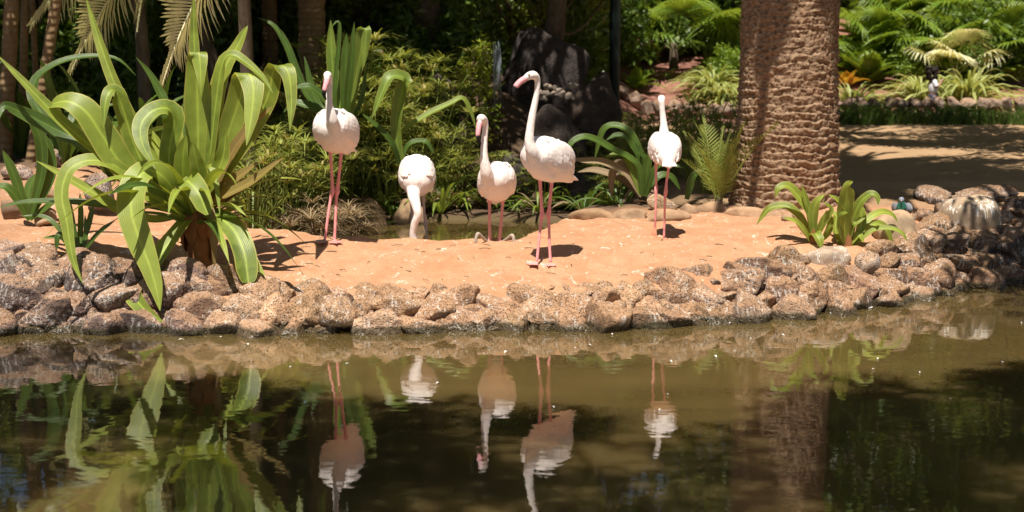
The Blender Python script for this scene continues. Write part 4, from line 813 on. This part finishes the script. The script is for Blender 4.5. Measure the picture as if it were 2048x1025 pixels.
# trailing ivy on the outcrop and the thin waterfall
b = MB(); st = MB(); g = np.random.default_rng(5)
a0 = atY(985, 60, 16.85)
for k in range(9):
    p0 = atY(930 + k*7.5, 78 + abs(k-5)*9, 16.75); p1 = p0 + [random.uniform(-.1, .1), -.15, -random.uniform(.5, 1.0)]; P = catmull([p0, (p0+p1)/2 + [0, -.12, .1], p1], 10); tube(st, P, .006, 4)
    for q in P: leaves_cloud(b, g, q, (.10, .07, .09), 10, .04)
t = thing('trailing_ivy', 'bright green trailing ivy hanging over the dark rock by the waterfall', 'ivy', a0); obj('stems', st.mesh('stems', M['bark'], a0), t); obj('foliage', b.mesh('foliage', M['ivy'], a0), t)
b = MB(); a0 = atY(992, 88, 16.6)
for k in range(9):
    p0 = atY(986 + k*1.8, 88 + (k % 3)*6, 16.55 - .02*k); L = random.uniform(.25, .75); P = catmull([p0 + [0, .12, .01], p0, p0 + [.01, -.03, -L*.5], p0 + [random.uniform(-.02, .03), -.05, -L]], 14); ribbon(b, P, .012, (0, -1, .2), 'n', .3, 2, .1)
kf = NT('falling_water'); kf.b.inputs['Base Color'].default_value = (.30, .34, .38, 1); kf.b.inputs['Roughness'].default_value = .12; kf.b.inputs['Transmission Weight'].default_value = .5; kf.b.inputs['IOR'].default_value = 1.33
tag(obj('waterfall', b.mesh('waterfall', kf.m, a0), None, a0), 'thin bluish trickle of water falling down the dark outcrop', 'waterfall')

# ------------------------------------------------------------------ slope behind the path
FP = {'a': fan_palm(600, 'bright_bush', 11, .5, .7), 'b': fan_palm(610, 'pale_frond', 8, .5, .6)}
SPI = [tuft(700, 'spider', 170, .62, .034, (.05, 1.25), (.6, 1.4)), tuft(701, 'spider', 150, .55, .03, (.1, 1.3), (.6, 1.5))]
for px, Y, s, k, lab in [(1702, 24.6, 1.45, 0, 'pale variegated spider plant beside the palm trunk above the path'), (1836, 25.3, 1.5, 1, 'pale variegated spider plant behind the child'), (1932, 25.1, 1.75, 0, 'largest variegated spider plant in front of the child'), (1440, 25.3, 1.2, 1, 'pale tufted spider plant on the slope beyond the young date palm'), (1425, 25.9, 1.3, 0, 'pale tufted spider plant higher up beside the palm trunk')]:
    place(SPI[k], 'spider_plant', lab, 'plant', G(px, Y), None, px*.1, s)
r = random.Random(9)
for i in range(34):
    px, Y = r.uniform(1700, 2140), r.uniform(26.2, 31); k = r.choice(['bright', 'bright', 'low', 'dark']); place(BU[k], 'slope_shrub', {'bright': 'bright green', 'low': 'low bright', 'dark': 'dark green'}[k] + ' shrub on the slope ' + near(px), 'shrub', G(px, Y), 'shrubs on the slope right of the palm', r.uniform(0, 6.28), r.uniform(.8, 1.4))
for i in range(20):
    px, Y = r.uniform(1690, 2120), r.uniform(26, 29.5); put_fern(FE['b'], 'bright green fern on the slope ' + near(px), G(px, Y), 'ferns on the slope', r.uniform(.9, 1.4), i)
for i, (px, Y, s) in enumerate([(1900, 26.8, 1.2), (1985, 26.6, 1.2), (1840, 28.3, 1.3), (1780, 28, 1.2), (2040, 28, 1.4), (1740, 27, 1.0), (1930, 29, 1.4)]):
    put_fan_palm(FP['a'], 'small green fan palm on the slope ' + near(px), G(px, Y), 'fan palms on the slope', s, i)
put_fan_palm(FP['b'], 'pale fan palm with drooping straw coloured fan above the child', G(1905, 26.0), None, 1.0, 20)
place(tuft(702, 'croton', 26, .4, .1, (.1, .9), (.3, .8), 'foliage', 2), 'croton', 'yellow and orange leaved croton beside the palm trunk on the slope', 'plant', G(1690, 26.0), None, 0, 1.0)
for i in range(22):
    px, Y = r.uniform(1060, 1480), r.uniform(27.5, 33)
    if i < 8: Y = r.uniform(26, 27.5); px = r.choice([r.uniform(1060, 1215), r.uniform(1400, 1480)])
    k = r.choice(['bright', 'tall', 'dark']); place(BU[k], 'slope_shrub', {'bright': 'bright green', 'tall': 'tall', 'dark': 'dark green'}[k] + ' shrub on the red soil slope ' + near(px), 'shrub', G(px, Y), 'shrubs on the red soil slope', r.uniform(0, 6.28), r.uniform(.7, 1.2))
put_fan_palm(FP['a'], 'fan palm with long bright fans above the red soil', G(1345, 27.5), None, 1.5, 33)
for i, (px, Y, s) in enumerate([(1270, 26.2, .7), (1250, 27.4, 1.0), (1300, 28.0, 1.0), (1445, 27.4, 1.2)]): put_fern(FE['b'], 'bright fern on the red soil slope beyond the green post', G(px, Y), 'ferns on the red soil', s, 50+i)
for i, (px, Y, s) in enumerate([(1375, 25.4, .8), (1335, 26.8, .8), (1405, 26.2, .9)]): place(SP['b'], 'strap_leaved_clump', 'dark strap leaved clump on the red soil slope', 'plant', G(px, Y), 'strap leaved clumps on the red soil', i, s)
# grass verge in front of the stone wall
b = MB(); r = random.Random(12)
for i in range(3600):
    x = r.uniform(4.6, 10.5); Y = r.uniform(23.1, 24.0); z = float(gz(np.array([x]), np.array([Y]), False)[0]); az = r.uniform(0, 6.28); h = r.uniform(.08, .34)*(.55 + .6*abs(math.sin(x*2.3 + 1.7*math.sin(Y*3))))
    P = np.array([(x, Y, z - .02), (x + math.cos(az)*h*.2, Y + math.sin(az)*h*.2, z + h*.7), (x + math.cos(az)*h*.6, Y + math.sin(az)*h*.6, z + h*.85)]); ribbon(b, P, .02, (math.sin(az), -math.cos(az), .2), 'n', .1, 1, 0, 0, ([0, .5, 1], [1, .8, .1]))
o = obj('grass', b.mesh('grass', M['grass'])); o['kind'] = 'stuff'; o['label'] = 'tufted green grass verge along the low stone wall'; o['category'] = 'grass'

# ------------------------------------------------------------------ animals and people: sculpted, then fused into one skin
def fuse(name, mb, voxel, caps, smooth=3, mat=None):
    me = mb.mesh('tmp', M['bird']); o = bpy.data.objects.new('tmp', me); COL.objects.link(o)
    m = o.modifiers.new('r', 'REMESH'); m.mode = 'VOXEL'; m.voxel_size = voxel; m.use_smooth_shade = True
    if smooth: s = o.modifiers.new('s', 'SMOOTH'); s.factor = .5; s.iterations = smooth
    dg = bpy.context.evaluated_depsgraph_get(); out = bpy.data.meshes.new_from_object(o.evaluated_get(dg)); bpy.data.objects.remove(o)
    out.name = name; out.materials.clear(); out.materials.append(mat or M['bird'])
    n = len(out.vertices); V = np.empty(n*3, np.float32); out.vertices.foreach_get('co', V); V = V.reshape(-1, 3)
    best = np.full(n, 1e9); C = np.ones((n, 4), np.float32)
    for a, c, ra, rb, col in caps:
        a, c = np.asarray(a), np.asarray(c); d = c - a; t = np.clip(((V - a) @ d)/max(d @ d, 1e-9), 0, 1); q = np.linalg.norm(V - a - t[:, None]*d, axis=1)/(ra + (rb - ra)*t); s = q < best; best[s] = q[s]; C[s, :3] = col
    adj = out.edges; E = np.empty(len(adj)*2, np.int32); adj.foreach_get('vertices', E); E = E.reshape(-1, 2)
    for _ in range(2):
        acc = C.copy(); cnt = np.ones(n); np.add.at(acc, E[:, 0], C[E[:, 1]]); np.add.at(acc, E[:, 1], C[E[:, 0]]); np.add.at(cnt, E[:, 0], 1); np.add.at(cnt, E[:, 1], 1); C = (acc/cnt[:, None]).astype(np.float32)
    out.color_attributes.new('col', 'FLOAT_COLOR', 'POINT').data.foreach_set('color', C.ravel()); return out
WH, PK, RED, BLK = (.80, .725, .69), (.78, .32, .32), (.72, .20, .20), (.012, .011, .011)
def chain(mb, caps, P, r, col, seg=12, n=None):
    P = np.asarray(P, float); r = np.asarray(r, float); n = n or 6*len(P); Q = catmull(np.column_stack([P, r]), n); q, rr = Q[:, :3], np.maximum(Q[:, 3], .002); tube(mb, q, rr, seg)
    for i in range(n-1): caps.append((q[i], q[i+1], rr[i], rr[i+1], col if not callable(col) else col(i/(n-2))))
def foot(mb, caps, p, fwd, col, s=1., down=0.):
    p = np.asarray(p, float); f = nrm(np.array([fwd[0], fwd[1], 0.])); sd = np.array([-f[1], f[0], 0]); tips = []
    for a, L in ((-.62, .075), (0, .088), (.62, .075)):
        d = f*math.cos(a) + sd*math.sin(a); tp = p + d*L*s*math.cos(down) - np.array([0, 0, L*s*math.sin(down)]); tips.append(tp); chain(mb, caps, [p, (p+tp)/2 + [0, 0, .006], tp], [.009, .007, .005], col, 8)
    chain(mb, caps, [p, p - f*.028*s], [.007, .003], col, 6)
    for u, v in ((0, 1), (1, 2)):
        A = [p + [0, 0, .005], tips[u]*.9 + p*.1, (tips[u] + tips[v])/2*.82 + p*.18, tips[v]*.9 + p*.1]; Vt = [a + np.array([0, 0, .004]) for a in A] + [a - np.array([0, 0, .004]) for a in A]
        mb.add(Vt, [(0, 1, 2), (0, 2, 3), (4, 6, 5), (4, 7, 6), (0, 4, 5, 1), (1, 5, 6, 2), (2, 6, 7, 3), (3, 7, 4, 0)]); caps.append((p, A[2], .012, .012, col))
def flamingo(label, Y0, base_px, body_px, head_deg, pitch, sc, neck, bill, legs, feet, eye=None, legc=PK, tailc=None, footc=None, roll=0, wing=1.0):
    """neck, bill, legs: (px, py, depth offset, radius in m); heading 0 = towards the camera, positive = to the left"""
    base = atY(*base_px, Y0); mb = MB(); caps = []
    a = R(head_deg); fw = np.array([-math.sin(a), -math.cos(a), 0]); lf = np.array([fw[1], -fw[0], 0])*-1; p = R(pitch); f = fw*math.cos(p) + np.array([0, 0, math.sin(p)]); up = np.cross(f, lf); up = up if up[2] > 0 else -up
    c0 = atY(*body_px, Y0); at = lambda x, y, z: c0 + (f*x + lf*y + up*z)*sc
    ST = np.array([(.215, .012, .015, .0), (.205, .055, .06, .0), (.165, .10, .105, .0), (.09, .128, .138, 0), (0, .138, .15, .0), (-.09, .132, .142, .0), (-.18, .108, .112, -.005), (-.27, .07, .072, -.02), (-.35, .036, .036, -.04), (-.40, .01, .01, -.05)])
    ST = catmull(ST, 30); V = []; n = 28
    for x, wd, ht, zz in ST:
        for j in range(n):
            q = 2*math.pi*j/n; cz = math.cos(q); V.append(at(x, max(wd, .004)*math.sin(q), zz + max(ht, .004)*(cz if cz > 0 else cz*1.0)))
    F = [(i*n+j, i*n+(j+1) % n, (i+1)*n+(j+1) % n, (i+1)*n+j) for i in range(len(ST)-1) for j in range(n)] + [tuple(range(n))[::-1], tuple((len(ST)-1)*n + j for j in range(n))]
    mb.add(V, F)
    for i in range(0, len(ST)-2, 2): caps.append((at(ST[i][0], 0, ST[i][3]), at(ST[i+2][0], 0, ST[i+2][3]), max(ST[i][1], .02)*sc, max(ST[i+2][1], .02)*sc, WH))
    r = random.Random(int(body_px[0]))
    for side in (-1, 1):                                   # folded wings: shoulder lobe, coverts, long rear feathers
        Mx = np.array([nrm(f*1 - up*.12), lf, np.cross(f, lf)]); ell(mb, at(-.02, side*.085, .02), Mx, (.205*sc*wing, .066*sc*wing, .115*sc*wing), 20, 12)
        for row, (x0, x1, ln, wd, th) in enumerate([(.12, -.02, .055, .024, .0062), (.05, -.10, .065, .026, .0062), (-.03, -.18, .075, .024, .0062), (-.12, -.25, .085, .019, .0055)]):
            for j in range(8):
                u = j/7; ph = R(35 + 80*u + r.uniform(-4, 4)); x = x0 + (x1 - x0)*u*.5 + r.uniform(-.012, .012)
                sf = lambda xx: at(xx, side*(np.interp(xx, ST[::-1, 0], ST[::-1, 1])*1.06)*math.sin(ph), np.interp(xx, ST[::-1, 0], ST[::-1, 2])*1.01*math.cos(ph)); pos = sf(x)
                outn = nrm(lf*side*math.sin(ph) + up*math.cos(ph)); d = nrm(nrm(sf(x - .03) - sf(x + .03)) - up*r.uniform(.05, .25) + outn*.07); sd = nrm(np.cross(outn, d)); ell(mb, pos, np.array([d, sd, np.cross(d, sd)]), (ln*sc, wd*sc, th*sc), 10, 6)
    for j in range(9 if wing == 1 else 0):
        u = j/8 - .5; d = nrm(-f + lf*u*.5 - up*.25); ell(mb, at(-.31, u*.09, -.03), np.array([d, nrm(np.cross(up, d)), np.cross(d, nrm(np.cross(up, d)))]), (.085*sc, .014*sc, .006*sc), 8, 6)
    for side in (-1, 1):                                   # thigh feathers under the belly
        ell(mb, at(-.01, side*.05, -.10), np.array([f, lf, up]), (.07*sc, .045*sc, .045*sc), 14, 10)
    W = lambda L: [atY(q[0], q[1], Y0 + q[2]) for q in L]
    if neck: chain(mb, caps, W(neck), [q[3] for q in neck], WH, 16)
    if bill:
        P = W(bill); rr = [q[3] for q in bill]; chain(mb, caps, P, rr, lambda t: (.80, .38, .41) if t < .55 else BLK, 12, 22)
    for i, L in enumerate(legs): chain(mb, caps, W(L), [q[3] for q in L], legc[i] if isinstance(legc, list) else legc, 10, 10*len(L))
    for i, (x, y, d, fa, dn) in enumerate(feet):
        fd = R(fa); foot(mb, caps, atY(x, y, Y0 + d), (-math.sin(fd), -math.cos(fd)), (footc[i] if footc else PK), 1.1, dn)
    caps = [(np.asarray(a) - base, np.asarray(c) - base, ra, rb, col) for a, c, ra, rb, col in caps]
    mb.v = [v - base for v in mb.v]
    t = thing('flamingo', label, 'flamingo', base); bo = obj('body', fuse('body', mb, .0042, caps, 2), t)
    for e in (eye or []):
        b = MB(); ell(b, (0, 0, 0), np.eye(3), (.0065,)*3, 10, 8); obj('eye', b.mesh('eye', EYE), bo, atY(e[0], e[1], Y0 + e[2]) - base)
    return t
EYE = flat_mat('eye', (.35, .20, .03), .2, .6)
flamingo('pale flamingo standing upright facing the pond with pink bill pointing down', 10.5, (664, 487), (671, 262), 8, 20, 1.0,
    [(668, 262, -.16, .055), (664, 240, -.225, .042), (659, 215, -.235, .028), (658, 195, -.225, .022), (659, 176, -.215, .020), (659, 164, -.215, .022), (656, 155, -.235, .030), (655, 151, -.262, .028), (654, 155, -.285, .022)],
    [(654, 158, -.285, .021), (652, 168, -.315, .018), (649, 180, -.33, .016), (648, 190, -.328, .013), (652, 200, -.30, .006)],
    [[(660, 290, 0, .022), (661, 310, 0, .013), (664, 360, .02, .0115), (665, 380, .03, .0155), (664, 388, .03, .017), (661, 400, .03, .011), (655, 440, 0, .0105), (650, 478, -.02, .011)], [(684, 290, .02, .022), (682, 310, .02, .013), (677, 360, .04, .0115), (675, 376, .05, .0155), (675, 384, .05, .017), (673, 396, .05, .011), (671, 440, .03, .0105), (669, 482, .02, .011)]],
    [(650, 482, -.02, 25, 0), (669, 484, .02, -15, 0)], [(662, 153, -.255), (648, 153, -.255)], footc=[(.35, .26, .22), (.62, .26, .24)])
flamingo('white flamingo bowed down with its head in the water behind the bank', 11.3, (840, 492), (834, 352), -5, -22, .93,
    [(828, 372, -.12, .06), (828, 395, -.20, .045), (834, 418, -.25, .033), (835, 432, -.26, .029), (829, 448, -.25, .027), (826, 466, -.235, .026), (827, 480, -.23, .029), (828, 494, -.235, .038), (829, 506, -.24, .036)],
    [(829, 508, -.24, .022), (830, 522, -.25, .016), (831, 536, -.26, .008)],
    [[(846, 385, .0, .02), (847, 400, 0, .012), (849, 430, .02, .010), (851, 447, .03, .015), (852, 456, .03, .014), (853, 468, .02, .0095), (857, 560, 0, .009)], [(822, 385, .05, .02), (822, 400, .05, .012), (824, 430, .07, .010), (825, 447, .08, .015), (826, 456, .08, .014), (826, 470, .07, .0095), (828, 560, .05, .009)]],
    [], legc=(.42, .37, .37), wing=.72)
flamingo('white flamingo kneeling on folded legs at the crest of the bank', 10.88, (990, 490), (994, 364), -4, 24, .93,
    [(978, 368, -.15, .055), (973, 345, -.205, .045), (969, 322, -.22, .032), (968, 300, -.215, .025), (969, 275, -.20, .023), (971, 255, -.195, .022), (969, 242, -.205, .025), (963, 237, -.235, .030), (960, 241, -.262, .027)],
    [(959, 246, -.268, .022), (957, 258, -.292, .019), (956, 270, -.302, .017), (958, 281, -.298, .013), (962, 290, -.28, .006)],
    [[(978, 395, 0, .022), (979, 410, 0, .0125), (979, 450, 0, .0115), (979, 484, 0, .015), (970, 480, -.05, .011), (957, 468, -.11, .0125), (953, 474, -.12, .013), (951, 486, -.125, .012)], [(1006, 395, 0, .022), (1005, 410, 0, .0125), (1002, 450, 0, .0115), (999, 485, 0, .015), (1010, 481, -.05, .011), (1024, 471, -.11, .0125), (1028, 482, -.12, .013), (1030, 494, -.125, .012)]],
    [], [(966, 240, -.25), (955, 241, -.25)], legc=lambda t: (.62, .30, .29) if t < .6 else (.40, .35, .29))
flamingo('tallest flamingo standing on the orange dirt with pink hooked bill turned aside', 10.24, (1087, 530), (1092, 318), 32, 20, 1.0,
    [(1075, 322, -.13, .06), (1065, 305, -.19, .046), (1059, 285, -.205, .034), (1060, 262, -.20, .028), (1064, 235, -.19, .025), (1069, 210, -.18, .022), (1073, 190, -.175, .020), (1075, 172, -.175, .019), (1074, 158, -.18, .022), (1067, 151, -.20, .029), (1059, 152, -.215, .027), (1052, 156, -.225, .022)],
    [(1050, 158, -.228, .022), (1043, 162, -.24, .021), (1036, 168, -.25, .020), (1030, 176, -.255, .018), (1028, 186, -.255, .013), (1030, 195, -.25, .006)],
    [[(1080, 345, 0, .022), (1080, 362, 0, .0135), (1083, 410, .02, .012), (1084, 424, .03, .016), (1084, 432, .03, .0175), (1082, 445, .03, .011), (1077, 490, 0, .0105), (1074, 522, -.02, .011)], [(1105, 345, .05, .022), (1104, 362, .05, .0135), (1099, 410, .06, .012), (1098, 424, .07, .016), (1097, 432, .07, .0175), (1098, 445, .07, .011), (1099, 490, .05, .0105), (1101, 524, .03, .011)]],
    [(1074, 527, -.02, 35, 0), (1101, 529, .03, 10, 0)], [(1058, 150, -.243)], footc=[(.72, .33, .3), (.72, .33, .3)])
flamingo('flamingo seen from behind with one foot lifted near the rounded stones', 11.06, (1326, 480), (1329, 297), 178, 14, .80,
    [(1329, 285, .17, .05), (1328, 262, .225, .036), (1327, 245, .235, .026), (1325, 225, .24, .022), (1324, 212, .24, .0215), (1323, 203, .245, .026), (1323, 198, .265, .029), (1323, 200, .29, .024)],
    [(1324, 203, .30, .019), (1325, 210, .325, .016), (1326, 220, .33, .012), (1326, 228, .32, .006)],
    [[(1313, 315, 0, .02), (1312, 330, 0, .0115), (1312, 365, -.02, .010), (1312, 378, -.03, .014), (1312, 384, -.03, .0145), (1312, 396, -.03, .0095), (1311, 430, -.02, .009), (1310, 455, 0, .0095)], [(1338, 315, 0, .02), (1338, 330, 0, .0115), (1333, 365, -.02, .010), (1332, 380, -.03, .014), (1331, 388, -.03, .0145), (1330, 400, -.03, .0095), (1329, 440, -.01, .009), (1328, 474, 0, .0095)]],
    [(1310, 457, 0, 20, 1.0), (1328, 478, 0, 170, 0)], [(1329, 200, .27), (1317, 200, .27)], footc=[(.45, .2, .12), (.72, .3, .26)])

def pigeon():
    Y0 = 11.85; base = atY(1803, 425, Y0); mb = MB(); caps = []; GR, GN, DG = (.14, .15, .18), (.03, .15, .11), (.22, .25, .31)
    P = lambda x, y, d: atY(x, y, Y0 + d)
    chain(mb, caps, [P(1803, 417, -.06), P(1803, 418, -.03), P(1804, 419, .03), P(1805, 420, .1), P(1806, 422, .17)], [.03, .054, .060, .042, .012], GR, 18)
    chain(mb, caps, [P(1803, 414, -.055), P(1803, 407, -.07), P(1803, 402, -.075)], [.042, .027, .021], GN, 14); chain(mb, caps, [P(1803, 400, -.075), P(1803, 399, -.09)], [.022, .020], DG, 12); chain(mb, caps, [P(1803, 401, -.105), P(1803, 403, -.13)], [.008, .003], (.35, .32, .3), 8)
    for s in (-1, 1): ell(mb, P(1804 + s*13, 417, .04), np.array([(0, 1., 0), (1, 0, 0), (0, 0, 1)]), (.11, .02, .045), 14, 10); caps.append((P(1804 + s*15, 411, -.03), P(1804 + s*12, 415, .13), .03, .02, (.22, .23, .26)))
    for s in (-1, 1): chain(mb, caps, [P(1803 + s*6, 424, 0), P(1803 + s*6, 432, -.01)], [.01, .005], (.6, .2, .18), 8); chain(mb, caps, [P(1803 + s*6, 431, -.01), P(1803 + s*6, 433, -.04)], [.005, .004], (.6, .2, .18), 6)
    caps = [(a - base, c - base, ra, rb, col) for a, c, ra, rb, col in caps]; mb.v = [v - base for v in mb.v]
    t = thing('pigeon', 'grey pigeon with green neck resting behind the pale round boulder', 'pigeon', base); obj('body', fuse('body', mb, .0032, caps, 2), t)
    for s in (-1, 1):
        b = MB(); ell(b, (0, 0, 0), np.eye(3), (.004,)*3, 8, 6); obj('eye', b.mesh('eye', EYE), t, P(1803 + s*5, 399, -.088) - base)
pigeon()

def child():
    Y0 = 24.5; x0 = xat(1862, Y0); z0 = float(gz(x0, Y0, False)); base = np.array([x0, Y0, z0]); H = 1.34 - z0; SK = (.36, .20, .13); mb = MB(); caps = []; q = lambda x, y, z: (x*H, y*H, z*H)
    ch = lambda L, rr, c=SK, sg=12: chain(mb, caps, [q(*p) for p in L], [k*H for k in rr], c, sg)
    ch([(0, 0, .44), (0, 0, .52), (-.01, 0, .62), (-.01, 0, .72), (0, 0, .77)], [.075, .085, .085, .08, .05]); ch([(0, 0, .76), (.01, 0, .83)], [.034, .032]); ch([(.01, 0, .86), (.015, 0, .92)], [.075, .08]); ch([(.085, 0, .88), (.1, 0, .885)], [.014, .010])
    for s in (-1, 1):
        ch([(0, s*.05, .46), (.01, s*.05, .25), (0, s*.05, .03)], [.055, .038, .026]); ch([(0, s*.05, .022), (.075, s*.05, .016)], [.024, .018])
        ch([(-.01, s*.085, .74), (.02, s*.12, .62), (.09, s*.06, .66), (.135, s*.025, .72)], [.034, .027, .022, .018]); ch([(.13, s*.025, .72), (.155, s*.02, .745)], [.02, .018])
        for k in range(4): ch([(.15 + .004*k, s*(.022 - .006*(k-1)), .75 - .012*k), (.178, s*(.010 - .004*k), .762 - .014*k), (.182, -s*.006, .748 - .013*k)], [.0075, .0065, .005], SK, 6)
        ch([(.135, s*.012, .74), (.145, -s*.004, .765)], [.008, .006], SK, 6)
    for a, z in ((.9, .92), (-.9, .92)): pass
    t = thing('person', 'small child with dark curly hair and white top standing behind the stone wall', 'person', base); k = NT('skin'); at = k.n('VertexColor'); at.layer_name = 'col'; k.l(at.outputs[0], k.b.inputs['Base Color']); k.b.inputs['Roughness'].default_value = .55
    obj('body', fuse('body', mb, .006, caps, 2, k.m), t)
    b = MB(); ell(b, q(0, 0, .62), np.eye(3), (.098*H, .108*H, .175*H), 20, 14)
    for s in (-1, 1): tube(b, [q(-.01, s*.07, .75), q(.0, s*.105, .69), q(.02, s*.125, .63)], [.045*H, .046*H, .042*H], 12)
    o = fuse('shirt', b, .008, [((0, 0, 0), (0, 0, 1), 1, 1, (.72, .72, .78))], 3); obj('shirt', o, t)
    b = MB(); ell(b, q(0, 0, .44), np.eye(3), (.092*H, .1*H, .09*H), 18, 12)
    for s in (-1, 1): tube(b, [q(0, s*.05, .42), q(.01, s*.055, .30)], [.066*H, .062*H], 12)
    obj('shorts', fuse('shorts', b, .008, [((0, 0, 0), (0, 0, 1), 1, 1, (.05, .06, .10))], 2), t)
    b = MB(); g = random.Random(2); ell(b, q(-.02, 0, .925), np.eye(3), (.085*H, .09*H, .085*H), 16, 12)
    for i in range(60):
        a, z = g.uniform(.9, 5.4), g.uniform(.76, .99); rr = .085 + .03*math.sin((z-.74)*9); ell(b, q(-.02 + rr*math.cos(a)*.95, rr*math.sin(a), z), np.eye(3), (.03*H, .03*H, .035*H), 8, 6)
    obj('hair', fuse('hair', b, .008, [((0, 0, 0), (0, 0, 1), 1, 1, (.018, .012, .010))], 1), t)
child()

# ------------------------------------------------------------------ small litter on bank and water
g = random.Random(31); tw = MB()
for i in range(60):
    x = g.uniform(-2.2, 2.3); y = float(yfront(x)) + g.uniform(.35, 1.5)
    if pond_s(x, y) > -.1: continue
    z = float(gz(np.array([x]), np.array([y]))[0]); a = g.uniform(0, 6.28); L = g.uniform(.02, .09); tube(tw, [(x, y, z + .004), (x + math.cos(a)*L*.5, y + math.sin(a)*L*.5, z + .008), (x + math.cos(a)*L, y + math.sin(a)*L, z + .004)], g.uniform(.0015, .003), 4)
o = obj('twigs', tw.mesh('twigs', M['bark'])); o['kind'] = 'stuff'; o['label'] = 'tiny dry twigs scattered over the orange dirt'; o['category'] = 'twigs'
fe = MB()
for i in range(80):
    x = g.uniform(-3.3, 3.4); y = float(yfront(x)) - g.uniform(.0, .06) if i < 50 else float(yfront(x)) - g.uniform(.1, 2.5); a = g.uniform(0, 6.28); L = g.uniform(.012, .04)
    ribbon(fe, [(x, y, .004), (x + math.cos(a)*L*.5, y + math.sin(a)*L*.5, .010), (x + math.cos(a)*L, y + math.sin(a)*L, .005)], L*.4, (0, 0, 1), 'n', .2, 2)
o = obj('feathers', fe.mesh('feathers', flat_mat('down', (.8, .78, .74), .9))); o['kind'] = 'stuff'; o['label'] = 'small white feathers and scraps floating along the waterline'; o['category'] = 'feathers'
